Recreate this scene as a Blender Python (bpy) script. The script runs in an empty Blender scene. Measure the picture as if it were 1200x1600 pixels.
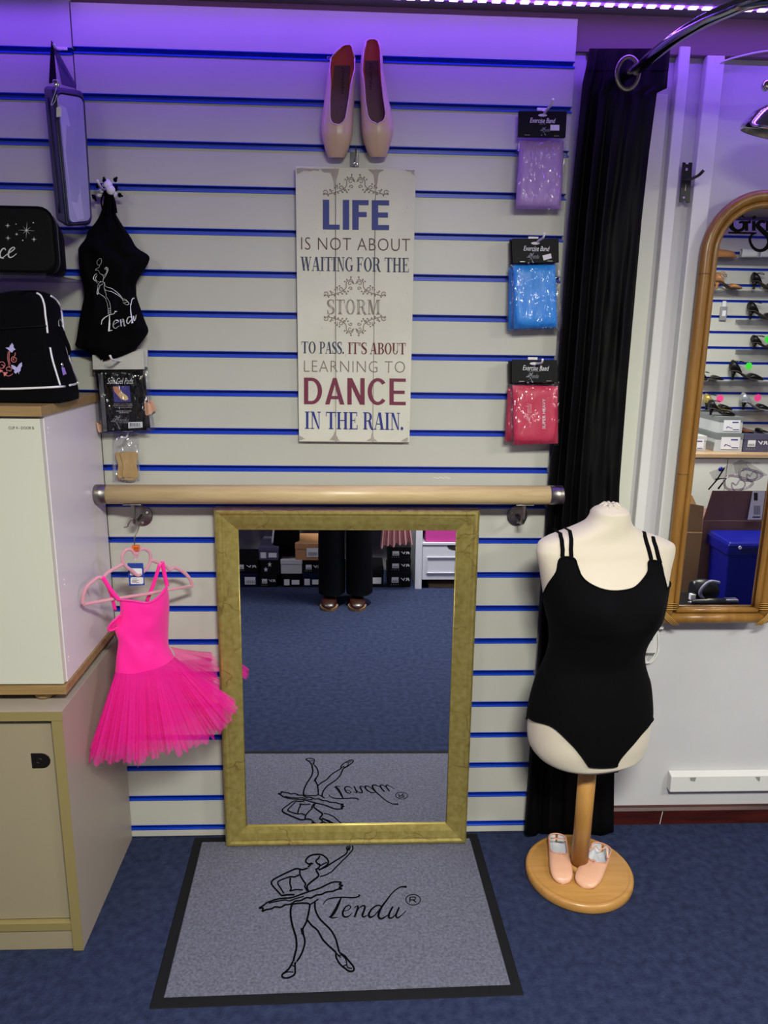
import bpy, bmesh, math, random
from math import sin, cos, pi, radians, sqrt
from mathutils import Vector, Matrix
from mathutils.bvhtree import BVHTree
from mathutils import noise as mnoise
random.seed(7)
SC = bpy.context.scene
COL = SC.collection

# ------------------------------------------------------------------ camera
FPX, PIT, YAW, ROL = 1171.03, 0.233527, 0.0447274, 0.0147671
CAM = Vector((0.66126, -2.004535, 1.492733))
FW = Vector((sin(YAW)*cos(PIT), cos(YAW)*cos(PIT), -sin(PIT)))
RT = Vector((cos(YAW), -sin(YAW), 0)); UP = RT.cross(FW)
R2 = RT*cos(ROL)+UP*sin(ROL); U2 = UP*cos(ROL)-RT*sin(ROL)
cd = bpy.data.cameras.new('camera'); cam = bpy.data.objects.new('camera', cd); COL.objects.link(cam)
cd.sensor_fit = 'VERTICAL'; cd.sensor_height = 24; cd.sensor_width = 18; cd.lens = FPX/1600*24
cd.clip_start = 0.02
cam.matrix_world = Matrix(((R2.x, U2.x, -FW.x, CAM.x), (R2.y, U2.y, -FW.y, CAM.y), (R2.z, U2.z, -FW.z, CAM.z), (0, 0, 0, 1)))
SC.camera = cam

# ------------------------------------------------------------------ world, exposure, room lights
w = bpy.data.worlds.new('world'); SC.world = w; w.use_nodes = True
w.node_tree.nodes['Background'].inputs[0].default_value = (.5, .5, .6, 1)
w.node_tree.nodes['Background'].inputs[1].default_value = 0.05
SC.view_settings.view_transform = 'Standard'; SC.view_settings.look = 'None'
SC.view_settings.gamma = 1; SC.view_settings.use_curve_mapping = False
SC.view_settings.exposure = 0.0

def area(name, loc, size, energy, color, rot=(0, 0, 0)):
    l = bpy.data.lights.new(name, 'AREA'); l.shape = 'RECTANGLE'; l.size, l.size_y = size
    l.energy = energy; l.color = color
    o = bpy.data.objects.new(name, l); COL.objects.link(o); o.location = loc; o.rotation_euler = rot
    return o
CEIL = 2.256
WHITE = (1, 1, .89)
PANELS = [(0.95, -2.1, 90), (2.75, -1.9, 36), (-0.45, -1.9, 10), (2.9, -0.85, 4)]
for x, y, e in PANELS:
    area('ceiling_panel_lamp', (x, y, CEIL-.022), (.5, .22), e, WHITE).data.spread = radians(173)
VIO = (.21, .055, 1)
area('led_strip_lamp', (.55, -.10, CEIL-.014), (3.3, .012), 8.0, VIO, (radians(0), 0, 0))
area('led_strip_lamp', (1.3, -2.98, CEIL-.02), (4.6, .02), .8, VIO, (radians(-25), 0, 0))  # weak violet fill added; no strip known along this wall
area('led_strip_lamp', (-1.14, -1.5, CEIL-.02), (.02, 2.8), 2.5, VIO, (0, radians(-25), 0))
area('led_strip_lamp', (3.84, -1.5, CEIL-.02), (.02, 2.8), 2.5, VIO, (0, radians(25), 0))

# ------------------------------------------------------------------ pixel <-> place helpers
def ray(px, py): return FW + R2*((px-600)/FPX) + U2*((800-py)/FPX)
def P(px, py, Y=0.0):
    v = ray(px, py); return CAM + v*((Y-CAM.y)/v.y)
def G(px, py, z=0.0):
    v = ray(px, py); return CAM + v*((z-CAM.z)/v.z)
TILT = radians(1.0)
MN = Vector((0, -cos(TILT), sin(TILT))); MP = Vector((.65, -.045, .05)); MU = Vector((0, sin(TILT), cos(TILT)))
def RG(px, py, Y, n=MN, p0=MP):         # what the leaning gold mirror shows at this spot, on the plane Y
    v = ray(px, py); H = CAM + v*(((p0-CAM).dot(n))/v.dot(n)); v2 = v - n*(2*v.dot(n))
    return H + v2*((Y-H.y)/v2.y)
AY = -0.004
def RA(px, py, Y): return RG(px, py, Y, Vector((0, -1, 0)), Vector((1.7, AY, 1)))
def lerp(a, b, t): return a+(b-a)*t
def interp(tab, x):
    if x <= tab[0][0]: return tab[0][1:] if len(tab[0]) > 2 else tab[0][1]
    for i in range(len(tab)-1):
        a, b = tab[i], tab[i+1]
        if x <= b[0]:
            t = (x-a[0])/max(1e-9, b[0]-a[0])
            r = [lerp(a[k], b[k], t) for k in range(1, len(a))]
            return r if len(r) > 1 else r[0]
    return tab[-1][1:] if len(tab[-1]) > 2 else tab[-1][1]

# ------------------------------------------------------------------ materials
def lin(h):
    if not isinstance(h, str): return tuple(h)
    h = h.lstrip('#'); r = []
    for i in (0, 2, 4):
        c = int(h[i:i+2], 16)/255; r.append(c/12.92 if c < .04045 else ((c+.055)/1.055)**2.4)
    return tuple(r)
MATS = {}
def M(name, color=None, rough=.5, metal=0, c2=None, nscale=20, bump=0, bscale=200, stretch=None, emis=None, es=0, coat=0, spec=None, alpha=1, sheen=0, trans=0, lo=.35, hi=.65, detail=4):
    if name in MATS: return MATS[name]
    m = bpy.data.materials.new(name); m.use_nodes = True; nt = m.node_tree; b = nt.nodes['Principled BSDF']
    col = lin(color)
    b.inputs['Base Color'].default_value = (*col, 1); b.inputs['Roughness'].default_value = rough
    b.inputs['Metallic'].default_value = metal; b.inputs['Alpha'].default_value = alpha
    b.inputs['Coat Weight'].default_value = coat; b.inputs['Sheen Weight'].default_value = sheen
    b.inputs['Transmission Weight'].default_value = trans
    if spec is not None: b.inputs['Specular IOR Level'].default_value = spec
    if emis: b.inputs['Emission Color'].default_value = (*lin(emis), 1); b.inputs['Emission Strength'].default_value = es
    tc = None
    if c2 or bump:
        tc = nt.nodes.new('ShaderNodeTexCoord'); mp = nt.nodes.new('ShaderNodeMapping'); nt.links.new(tc.outputs['Object'], mp.inputs[0])
        if stretch: mp.inputs['Scale'].default_value = stretch
    if c2:
        n = nt.nodes.new('ShaderNodeTexNoise'); n.inputs['Scale'].default_value = nscale; n.inputs['Detail'].default_value = detail
        nt.links.new(mp.outputs[0], n.inputs['Vector'])
        r = nt.nodes.new('ShaderNodeValToRGB'); r.color_ramp.elements[0].position = lo; r.color_ramp.elements[1].position = hi
        r.color_ramp.elements[0].color = (*col, 1); r.color_ramp.elements[1].color = (*lin(c2), 1)
        nt.links.new(n.outputs['Fac'], r.inputs[0]); nt.links.new(r.outputs[0], b.inputs['Base Color'])
    if bump:
        n = nt.nodes.new('ShaderNodeTexNoise'); n.inputs['Scale'].default_value = bscale; n.inputs['Detail'].default_value = 3
        nt.links.new(mp.outputs[0], n.inputs['Vector'])
        bp = nt.nodes.new('ShaderNodeBump'); bp.inputs['Strength'].default_value = bump; bp.inputs['Distance'].default_value = .003
        nt.links.new(n.outputs['Fac'], bp.inputs['Height']); nt.links.new(bp.outputs[0], b.inputs['Normal'])
    MATS[name] = m; return m
def M_clear(name, tint=(1, 1, 1), fac=.12, rough=.12, bscale=25, bump=.6):
    if name in MATS: return MATS[name]
    m = bpy.data.materials.new(name); m.use_nodes = True; nt = m.node_tree; nt.nodes.clear()
    o = nt.nodes.new('ShaderNodeOutputMaterial'); mx = nt.nodes.new('ShaderNodeMixShader')
    t = nt.nodes.new('ShaderNodeBsdfTransparent'); g = nt.nodes.new('ShaderNodeBsdfGlossy')
    t.inputs[0].default_value = (*tint, 1); g.inputs['Roughness'].default_value = rough
    lw = nt.nodes.new('ShaderNodeLayerWeight'); lw.inputs[0].default_value = .35
    mt = nt.nodes.new('ShaderNodeMath'); mt.operation = 'MULTIPLY_ADD'; mt.inputs[1].default_value = .5; mt.inputs[2].default_value = fac
    nt.links.new(lw.outputs['Fresnel'], mt.inputs[0]); nt.links.new(mt.outputs[0], mx.inputs[0])
    n = nt.nodes.new('ShaderNodeTexNoise'); n.inputs['Scale'].default_value = bscale; n.inputs['Detail'].default_value = 2
    tc = nt.nodes.new('ShaderNodeTexCoord'); mp = nt.nodes.new('ShaderNodeMapping'); mp.inputs['Scale'].default_value = (2.5, 1, .7)
    nt.links.new(tc.outputs['Object'], mp.inputs[0]); nt.links.new(mp.outputs[0], n.inputs['Vector'])
    bp = nt.nodes.new('ShaderNodeBump'); bp.inputs['Strength'].default_value = bump; bp.inputs['Distance'].default_value = .03
    nt.links.new(n.outputs['Fac'], bp.inputs['Height']); nt.links.new(bp.outputs[0], g.inputs['Normal'])
    nt.links.new(t.outputs[0], mx.inputs[1]); nt.links.new(g.outputs[0], mx.inputs[2]); nt.links.new(mx.outputs[0], o.inputs[0])
    MATS[name] = m; return m
def M_tulle(name, color, alpha):
    if name in MATS: return MATS[name]
    m = bpy.data.materials.new(name); m.use_nodes = True; nt = m.node_tree; nt.nodes.clear()
    o = nt.nodes.new('ShaderNodeOutputMaterial'); mx = nt.nodes.new('ShaderNodeMixShader'); mx.inputs[0].default_value = alpha
    t = nt.nodes.new('ShaderNodeBsdfTransparent'); d = nt.nodes.new('ShaderNodeBsdfDiffuse'); tl = nt.nodes.new('ShaderNodeBsdfTranslucent')
    m2 = nt.nodes.new('ShaderNodeMixShader'); m2.inputs[0].default_value = .4
    d.inputs[0].default_value = (*lin(color), 1); tl.inputs[0].default_value = (*lin(color), 1)
    nt.links.new(d.outputs[0], m2.inputs[1]); nt.links.new(tl.outputs[0], m2.inputs[2])
    nt.links.new(t.outputs[0], mx.inputs[1]); nt.links.new(m2.outputs[0], mx.inputs[2]); nt.links.new(mx.outputs[0], o.inputs[0])
    MATS[name] = m; return m
def M_wood(name, a, b_, scale=6, stretch=(1, 12, 12), rough=.45, ring=8):
    if name in MATS: return MATS[name]
    m = M(name, a, rough); nt = m.node_tree; b = nt.nodes['Principled BSDF']
    tc = nt.nodes.new('ShaderNodeTexCoord'); mp = nt.nodes.new('ShaderNodeMapping'); mp.inputs['Scale'].default_value = stretch
    nt.links.new(tc.outputs['Object'], mp.inputs[0])
    n = nt.nodes.new('ShaderNodeTexNoise'); n.inputs['Scale'].default_value = scale; n.inputs['Detail'].default_value = 6; n.inputs['Roughness'].default_value = .65; n.inputs['Distortion'].default_value = .6
    nt.links.new(mp.outputs[0], n.inputs['Vector'])
    r = nt.nodes.new('ShaderNodeValToRGB'); e = r.color_ramp.elements; e[0].position = .32; e[1].position = .68
    e[0].color = (*lin(a), 1); e[1].color = (*lin(b_), 1)
    nt.links.new(n.outputs['Fac'], r.inputs[0]); nt.links.new(r.outputs[0], b.inputs['Base Color'])
    bp = nt.nodes.new('ShaderNodeBump'); bp.inputs['Strength'].default_value = .15; bp.inputs['Distance'].default_value = .002
    nt.links.new(n.outputs['Fac'], bp.inputs['Height']); nt.links.new(bp.outputs[0], b.inputs['Normal'])
    return m
def M_gold():
    m = M('antique_gold', '#9a8a3c', .34, .5); nt = m.node_tree; b = nt.nodes['Principled BSDF']
    tc = nt.nodes.new('ShaderNodeTexCoord')
    nz = nt.nodes.new('ShaderNodeTexNoise'); nz.inputs['Scale'].default_value = 9; nz.inputs['Detail'].default_value = 3
    nt.links.new(tc.outputs['Object'], nz.inputs['Vector'])
    ad = nt.nodes.new('ShaderNodeVectorMath'); ad.operation = 'MULTIPLY_ADD'; ad.inputs[1].default_value = (.12, .12, .12)
    nt.links.new(nz.outputs['Color'], ad.inputs[0]); nt.links.new(tc.outputs['Object'], ad.inputs[2])
    v = nt.nodes.new('ShaderNodeTexVoronoi'); v.feature = 'DISTANCE_TO_EDGE'; v.inputs['Scale'].default_value = 15
    nt.links.new(ad.outputs[0], v.inputs['Vector'])
    r = nt.nodes.new('ShaderNodeValToRGB'); e = r.color_ramp.elements; e[0].position = 0; e[0].color = (.6, .6, .6, 1); e[1].position = .035; e[1].color = (0, 0, 0, 1)
    nt.links.new(v.outputs['Distance'], r.inputs[0])
    n2 = nt.nodes.new('ShaderNodeTexNoise'); n2.inputs['Scale'].default_value = 14; n2.inputs['Detail'].default_value = 5; nt.links.new(tc.outputs['Object'], n2.inputs['Vector'])
    r2 = nt.nodes.new('ShaderNodeValToRGB'); e = r2.color_ramp.elements; e[0].position = .45; e[0].color = (0, 0, 0, 1); e[1].position = .62; e[1].color = (1, 1, 1, 1); nt.links.new(n2.outputs['Fac'], r2.inputs[0])
    mu = nt.nodes.new('ShaderNodeMath'); mu.operation = 'MULTIPLY'; nt.links.new(r.outputs[0], mu.inputs[0]); nt.links.new(r2.outputs[0], mu.inputs[1])
    n3 = nt.nodes.new('ShaderNodeTexNoise'); n3.inputs['Scale'].default_value = 60; nt.links.new(tc.outputs['Object'], n3.inputs['Vector'])
    r3 = nt.nodes.new('ShaderNodeValToRGB'); e = r3.color_ramp.elements; e[0].position = .3; e[0].color = (*lin('#9a8a48'), 1); e[1].position = .7; e[1].color = (*lin('#aea05e'), 1); nt.links.new(n3.outputs['Fac'], r3.inputs[0])
    mx = nt.nodes.new('ShaderNodeMix'); mx.data_type = 'RGBA'; nt.links.new(mu.outputs[0], mx.inputs[0]); nt.links.new(r3.outputs[0], mx.inputs[6]); mx.inputs[7].default_value = (*lin('#5a3a1c'), 1)
    nt.links.new(mx.outputs[2], b.inputs['Base Color'])
    return m

# ------------------------------------------------------------------ mesh building
def catmull(pts, k=6, closed=False):
    n = len(pts); out = []
    if n < 3 and not closed: return list(pts)
    rng = n if closed else n-1
    g = (lambda i: pts[i % n]) if closed else (lambda i: pts[max(0, min(n-1, i))])
    for i in range(rng):
        p0, p1, p2, p3 = g(i-1), g(i), g(i+1), g(i+2)
        for j in range(k):
            t = j/k
            out.append(tuple(.5*((2*p1[c])+(-p0[c]+p2[c])*t+(2*p0[c]-5*p1[c]+4*p2[c]-p3[c])*t*t+(-p0[c]+3*p1[c]-3*p2[c]+p3[c])*t**3) for c in range(len(p1))))
    if not closed: out.append(tuple(pts[-1]))
    return out
class MB:
    def __init__(s): s.v = []; s.f = []; s.s = []
    def add(s, vs, fs, smooth=False):
        o = len(s.v); s.v += [Vector(v) for v in vs]
        for f in fs: s.f.append(tuple(i+o for i in f)); s.s.append(smooth)
        return s
    def hexa(s, p):    # p: 8 points, bottom ring 4, top ring 4 (any ring order, matching)
        return s.add(p, [(0, 3, 2, 1), (4, 5, 6, 7), (0, 1, 5, 4), (1, 2, 6, 5), (2, 3, 7, 6), (3, 0, 4, 7)])
    def box(s, x0, x1, y0, y1, z0, z1):
        return s.hexa([(x0, y0, z0), (x1, y0, z0), (x1, y1, z0), (x0, y1, z0), (x0, y0, z1), (x1, y0, z1), (x1, y1, z1), (x0, y1, z1)])
    def loft(s, rings, caps=True, closed=True, smooth=True):
        n = len(rings[0]); vs = [p for r in rings for p in r]; fs = []
        for i in range(len(rings)-1):
            for j in range(n if closed else n-1):
                k = (j+1) % n; fs.append((i*n+j, i*n+k, (i+1)*n+k, (i+1)*n+j))
        s.add(vs, fs, smooth)
        if caps and closed:
            o = len(s.v)-len(vs)
            s.f.append(tuple(o+j for j in reversed(range(n)))); s.s.append(False)
            s.f.append(tuple(o+(len(rings)-1)*n+j for j in range(n))); s.s.append(False)
        return s
    def tube(s, pts, r, n=8, closed=False, caps=True, flat=1.0, up=None):
        pts = [Vector(p) for p in pts]; rr = r if isinstance(r, (list, tuple)) else [r]*len(pts); m = len(pts); rings = []
        nrm = None
        for i, p in enumerate(pts):
            a = pts[(i-1) % m] if (closed or i > 0) else p; b = pts[(i+1) % m] if (closed or i < m-1) else p
            t = (b-a).normalized()
            if up is not None: nrm = Vector(up)
            elif nrm is None: nrm = Vector((0, 0, 1)) if abs(t.z) < .9 else Vector((0, 1, 0))
            x = t.cross(nrm)
            if x.length < 1e-5: x = t.cross(Vector((1, .1, 0)))
            x.normalize(); y = x.cross(t).normalized()
            if up is None: nrm = y
            rings.append([p + x*(cos(2*pi*k/n)*rr[i]) + y*(sin(2*pi*k/n)*rr[i]*flat) for k in range(n)])
        if closed: rings.append(rings[0])
        return s.loft(rings, caps and not closed)
    def cyl(s, a, b, r, n=16, r2=None): return s.tube([a, b], [r, r if r2 is None else r2], n)
    def lathe(s, prof, c=(0, 0, 0), n=24, axis=(0, 0, 1), caps=False):
        c = Vector(c); q = Vector((0, 0, 1)).rotation_difference(Vector(axis))
        return s.loft([[c + q @ Vector((r*cos(2*pi*k/n), r*sin(2*pi*k/n), h)) for k in range(n)] for r, h in prof], caps)
    def prism(s, poly, d, smooth=False):      # poly: list of 3D points; d: thickness vector
        d = Vector(d); n = len(poly); a = [Vector(p) for p in poly]
        vs = a + [p+d for p in a]
        fs = [tuple(range(n)), tuple(reversed(range(n, 2*n)))] + [(i, i+n, (i+1) % n+n, (i+1) % n) for i in range(n)]
        return s.add(vs, fs, smooth)
    def grid(s, fn, nu, nv, smooth=True, closed_u=False):
        vs = [fn(i/(nu-1 if not closed_u else nu), j/(nv-1)) for j in range(nv) for i in range(nu)]; fs = []
        for j in range(nv-1):
            for i in range(nu if closed_u else nu-1):
                k = (i+1) % nu; fs.append((j*nu+i, j*nu+k, (j+1)*nu+k, (j+1)*nu+i))
        return s.add(vs, fs, smooth)
    def ell(s, c, r, n=12, m=8):
        c = Vector(c)
        return s.loft([[c+Vector((r[0]*sin(pi*max(.02, min(.98, j/m)))*cos(2*pi*k/n), r[1]*sin(pi*max(.02, min(.98, j/m)))*sin(2*pi*k/n), -r[2]*cos(pi*j/m))) for k in range(n)] for j in range(m+1)])
    def xf(s, mtx): s.v = [mtx @ v for v in s.v]; return s
def wloc(o):
    p = Vector((0, 0, 0))
    while o is not None: p = p+o.location; o = o.parent
    return p
def obj(name, mb, mat, parent=None, label=None, bevel=0, seg=2, solid=0, kind=None, local=False, recalc=True, subs=0, origin=None):
    me = bpy.data.meshes.new(name)
    off = Vector((0, 0, 0)) if (local or parent is None) else wloc(parent)
    if origin is not None: off = Vector(origin)
    me.from_pydata([tuple(v-off) for v in mb.v], [], mb.f)
    for p, sm in zip(me.polygons, mb.s): p.use_smooth = sm
    if recalc or bevel or solid:
        bm = bmesh.new(); bm.from_mesh(me)
        if solid:
            bmesh.ops.solidify(bm, geom=bm.faces[:], thickness=solid)
        if recalc: bmesh.ops.recalc_face_normals(bm, faces=bm.faces[:])
        if bevel:
            es = [e for e in bm.edges if len(e.link_faces) == 2 and e.calc_face_angle(0) > .5]
            bmesh.ops.bevel(bm, geom=es, offset=bevel, segments=seg, affect='EDGES', profile=.5, clamp_overlap=True)
            for f in bm.faces: f.smooth = f.smooth or (f.calc_area() < bevel*.5*.2)
        bm.to_mesh(me); bm.free()
    if mat: me.materials.append(mat)
    o = bpy.data.objects.new(name, me); COL.objects.link(o)
    if origin is not None and parent is None: o.location = origin
    if parent: o.parent = parent
    if label: o['label'] = label
    if kind: o['kind'] = kind
    if subs:
        md = o.modifiers.new('sub', 'SUBSURF'); md.levels = md.render_levels = subs
    return o
def tag(o, label=None, cat=None, group=None, kind=None):
    if label: o['label'] = label
    if cat: o['category'] = cat
    if group: o['group'] = group
    if kind: o['kind'] = kind
    return o
def thing(name, label, cat, loc=(0, 0, 0), group=None, rotz=0):
    o = bpy.data.objects.new(name, None); COL.objects.link(o); o.location = loc; o.rotation_euler = (0, 0, rotz); o.empty_display_size = .05
    return tag(o, label, cat, group)
def copy_tree(o, parent=None):
    c = o.copy(); COL.objects.link(c); c.parent = parent
    for ch in o.children: copy_tree(ch, c)
    return c

# ------------------------------------------------------------------ flat print: text, ribbons
_tc = {}
def text2d(s, off=0.0, shear=0.0, spacing=1.0):
    key = (s, off, shear, spacing)
    if key in _tc: return _tc[key]
    c = bpy.data.curves.new('t', 'FONT'); c.body = s; c.size = 1; c.offset = off; c.shear = shear; c.space_character = spacing; c.resolution_u = 3; c.fill_mode = 'FRONT'
    o = bpy.data.objects.new('t', c); me = o.to_mesh()
    vs = [(v.co.x, v.co.y) for v in me.vertices]; fs = [tuple(p.vertices) for p in me.polygons]
    o.to_mesh_clear(); bpy.data.objects.remove(o); bpy.data.curves.remove(c)
    x0 = min(v[0] for v in vs); x1 = max(v[0] for v in vs); y0 = min(v[1] for v in vs); y1 = max(v[1] for v in vs)
    vs = [((x-x0)/(x1-x0), (y-y0)/(y1-y0)) for x, y in vs]
    _tc[key] = (vs, fs); return _tc[key]
def quadmap(sh, TL, TR, BL, BR):       # unit shape (u right, v up) -> px quad
    return ([tuple((BL[i]*(1-u)+BR[i]*u)*(1-v)+(TL[i]*(1-u)+TR[i]*u)*v for i in (0, 1)) for u, v in sh[0]], sh[1])
def tx(s, x0, y0, x1, y1, dy=0, **k): # text in px box; dy = extra y at the right end
    return quadmap(text2d(s, **k), (x0, y0), (x1, y0+dy), (x0, y1), (x1, y1+dy))
def ribbon(pts, wd, k=6, smooth=True):
    """2D stroke; wd number or list of widths at pts"""
    if not isinstance(wd, (list, tuple)): wd = [wd]*len(pts)
    q = [(p[0], p[1], w_) for p, w_ in zip(pts, wd)]
    q = catmull(q, k) if (smooth and len(q) > 2) else q
    vs = []; n = len(q)
    for i, (x, y, w_) in enumerate(q):
        a = q[max(0, i-1)]; b = q[min(n-1, i+1)]; dx, dy = b[0]-a[0], b[1]-a[1]; L = math.hypot(dx, dy) or 1
        vs += [(x-dy/L*w_/2, y+dx/L*w_/2), (x+dy/L*w_/2, y-dx/L*w_/2)]
    return (vs, [(2*i, 2*i+1, 2*i+3, 2*i+2) for i in range(n-1)])
def poly2(pts): return (list(pts), [tuple(range(len(pts)))])
def rect2(x0, y0, x1, y1): return poly2([(x0, y0), (x1, y0), (x1, y1), (x0, y1)])
def disc2(x, y, r, n=10): return poly2([(x+r*cos(2*pi*i/n), y+r*sin(2*pi*i/n)) for i in range(n)])
def sub2(sh, fn): return ([fn(*p) for p in sh[0]], sh[1])
def print_on(name, mapper, shapes, mat, parent, label=None, local=False):
    mb = MB()
    for k_, (vs, fs) in enumerate(shapes):
        mb.add([q_+(CAM-q_).normalized()*(k_ % 9*3e-5) for q_ in [mapper(*p) for p in vs]], fs)
    return obj(name, mb, mat, parent, label, recalc=False, local=local)
def onY(Y): return lambda a, b: P(a, b, Y)
def onto(mb, off=.0015, fallback=-.05):
    t = BVHTree.FromPolygons([tuple(v) for v in mb.v], mb.f)
    def f(a, b):
        v = ray(a, b).normalized(); h = t.ray_cast(CAM, v)
        if h[0] is None: return P(a, b, fallback)
        n = h[1] if h[1].dot(v) < 0 else -h[1]
        return h[0]+n*off - v*off*.5
    return f

# serif capitals: unit height glyphs from strokes -----------------------------
def serif_glyph(ch):
    T, N, S, SW = .17, .055, .05, .10      # thick, thin, serif height, serif overhang
    R = lambda x0, y0, x1, y1: rect2(x0, y0, x1, y1)
    def stem(x, t=T, top=True, bot=True, y0=0, y1=1):
        o = [R(x, y0, x+t, y1)]
        if bot: o.append(R(x-SW*.8, y0, x+t+SW*.8, y0+S))
        if top: o.append(R(x-SW*.8, y1-S, x+t+SW*.8, y1))
        return o
    def bar(x0, y0, x1, y1, wd): return poly2([(x0, y0), (x0+wd, y0), (x1+wd, y1), (x1, y1)])
    def bowl(cx, cy, rx, ry, a0, a1, wt=T, wn=N, n=14):
        vs = []
        for i in range(n+1):
            a = lerp(a0, a1, i/n); c, s_ = cos(a), sin(a)
            vs += [(cx+rx*c, cy+ry*s_), (cx+(rx-wt)*c, cy+(ry-wn)*s_)]
        return (vs, [(2*i, 2*i+1, 2*i+3, 2*i+2) for i in range(n)])
    h = pi/2
    if ch == 'I': return stem(.1), .37
    if ch == 'T': return stem(.27, top=False)+[R(0, .945, .71, 1), bar(0, .74, .0, 1, .045), bar(.665, .74, .665, 1, .045)], .71
    if ch == 'H': return stem(.1)+stem(.58)+[R(.2, .48, .6, .54)], .85
    if ch in 'EF':
        g = stem(.1, bot=True)+[R(.2, .945, .62, 1), R(.2, .49, .48, .545), R(.575, .76, .62, 1), R(.44, .38, .48, .65)]
        if ch == 'E': g += [R(.2, 0, .64, .055), R(.595, 0, .64, .26)]
        return g, .66
    if ch == 'P': return stem(.1)+[R(.2, .945, .4, 1), R(.2, .45, .4, .505), bowl(.38, .725, .3, .275, -h, h)], .69
    if ch == 'R': return stem(.1)+[R(.2, .945, .4, 1), R(.2, .47, .4, .525), bowl(.38, .735, .3, .265, -h, h), ribbon([(.4, .5), (.5, .45), (.58, .2), (.68, .03), (.8, .02)], [.1, .17, .17, .12, .04])], .8
    if ch == 'B': return stem(.1)+[R(.2, .945, .4, 1), R(.2, .5, .4, .545), R(.2, 0, .4, .055), bowl(.38, .755, .27, .245, -h, h), bowl(.38, .27, .32, .27, -h, h)], .73
    if ch == 'N': return [R(.12, 0, .17, 1), R(.6, 0, .65, 1), poly2([(.08, 1), (.27, 1), (.65, 0), (.56, 0)]), R(.02, 0, .27, S), R(.0, .95, .27, 1), R(.5, .95, .75, 1)], .76
    if ch == 'A': return [bar(.06, 0, .35, 1, .055), bar(.52, 0, .33, 1, .19), R(.18, .3, .56, .355), R(-.02, 0, .2, S), R(.44, 0, .8, S)], .78
    if ch == 'W': return [bar(.26, 0, .07, 1, .17), bar(.27, 0, .5, 1, .055), bar(.66, 0, .46, 1, .17), bar(.67, 0, .92, 1, .055), R(-.02, .95, .3, 1), R(.38, .95, .68, 1), R(.84, .95, 1.06, 1)], 1.04
    if ch == 'M': return [R(.1, 0, .15, 1), R(.74, 0, .9, 1), bar(.36, 0, .1, 1, .17), bar(.42, 0, .7, 1, .06), R(.02, 0, .25, S), R(.64, 0, 1, S), R(.0, .95, .26, 1), R(.72, .95, 1, 1)], 1.0
    if ch == 'O': return [bowl(.38, .5, .37, .51, 0, 2*pi, n=26)], .76
    if ch == 'U': return [R(.1, .3, .27, 1), R(.58, .3, .63, 1), bowl(.365, .3, .265, .31, pi, 2*pi, .11, .06), R(0, .95, .36, 1), R(.5, .95, .73, 1)], .74
    if ch == 'G': return [bowl(.4, .5, .38, .51, .9, 2*pi-.75, n=22), R(.55, 0.04, .7, .42), R(.47, .38, .78, .43), R(.62, .7, .66, 1)], .78
    if ch == 'S': return [ribbon([(.5, .72), (.45, .93), (.28, .98), (.1, .88), (.09, .7), (.28, .52), (.46, .36), (.47, .14), (.3, .02), (.12, .06), (.06, .27)], [.03, .05, .07, .13, .17, .2, .18, .14, .07, .05, .03], 4), R(.48, .7, .52, 1), R(.03, 0, .07, .3)], .58
    if ch == '.': return [disc2(.1, .09, .1)], .24
    if ch == "'": return [poly2([(.03, 1), (.16, 1), (.1, .68), (.06, .68)])], .2
    if ch == 'V': return [bar(.3, 0, .07, 1, .17), bar(.33, 0, .58, 1, .055), R(-.02, .95, .3, 1), R(.5, .95, .74, 1)], .74
    return [], .3
def serif_text(s, x0, y0, x1, y1, dy=0, gap=.03):
    out = []; x = 0
    for ch in s:
        g, wd = serif_glyph(ch)
        for sh in g: out.append(sub2(sh, lambda a, b, X=x: (a+X, b)))
        x += wd+gap
    W_ = x-gap
    return [sub2(sh, lambda a, b: (x0+(x1-x0)*a/W_, y1+dy*a/W_+(y0-y1)*b)) for sh in out]

# ================================================================== THE SETTING
m_carpet = M('navy_carpet', '#20263e', .97, c2='#2f3752', nscale=45, bump=1, bscale=180, spec=.08, detail=16, lo=.3, hi=.7)
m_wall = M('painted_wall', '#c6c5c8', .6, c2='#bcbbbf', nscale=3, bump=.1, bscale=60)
m_ceil = M('ceiling_paint', '#7c797c', .8)
m_slat = M('grey_slat', '#b9b9b1', .42, c2='#b3b3ab', nscale=2.5, bump=.05, bscale=500)
m_blue = M('blue_groove_insert', '#083ab8', .4)
X0, X1, Y0, YB = -1.2, 3.9, -3.06, .045
def structure(name, mb, mat, label=None, **k):
    o = obj(name, mb, mat, None, **k); o['kind'] = 'structure'
    if label: o['label'] = label
    return o
structure('floor', MB().box(X0-.1, X1+.1, Y0-.1, YB+.1, -.06, 0), m_carpet, 'dark navy blue carpet')
structure('ceiling', MB().box(X0-.1, X1+.1, Y0-.1, YB+.1, CEIL, CEIL+.06), m_ceil, 'pale ceiling lit violet')
wall_back = structure('wall_back', MB().box(X0-.1, X1+.1, YB, YB+.1, 0, CEIL), m_wall, 'painted wall carrying the grey slatted boards')
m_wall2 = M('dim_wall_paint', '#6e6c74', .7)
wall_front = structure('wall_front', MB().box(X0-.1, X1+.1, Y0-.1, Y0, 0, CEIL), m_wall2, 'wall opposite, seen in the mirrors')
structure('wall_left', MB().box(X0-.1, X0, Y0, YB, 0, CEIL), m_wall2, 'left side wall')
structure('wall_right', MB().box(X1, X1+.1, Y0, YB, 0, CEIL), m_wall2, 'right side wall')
# worn tape ghosts and seams pressed in the carpet are left to the carpet texture

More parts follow.
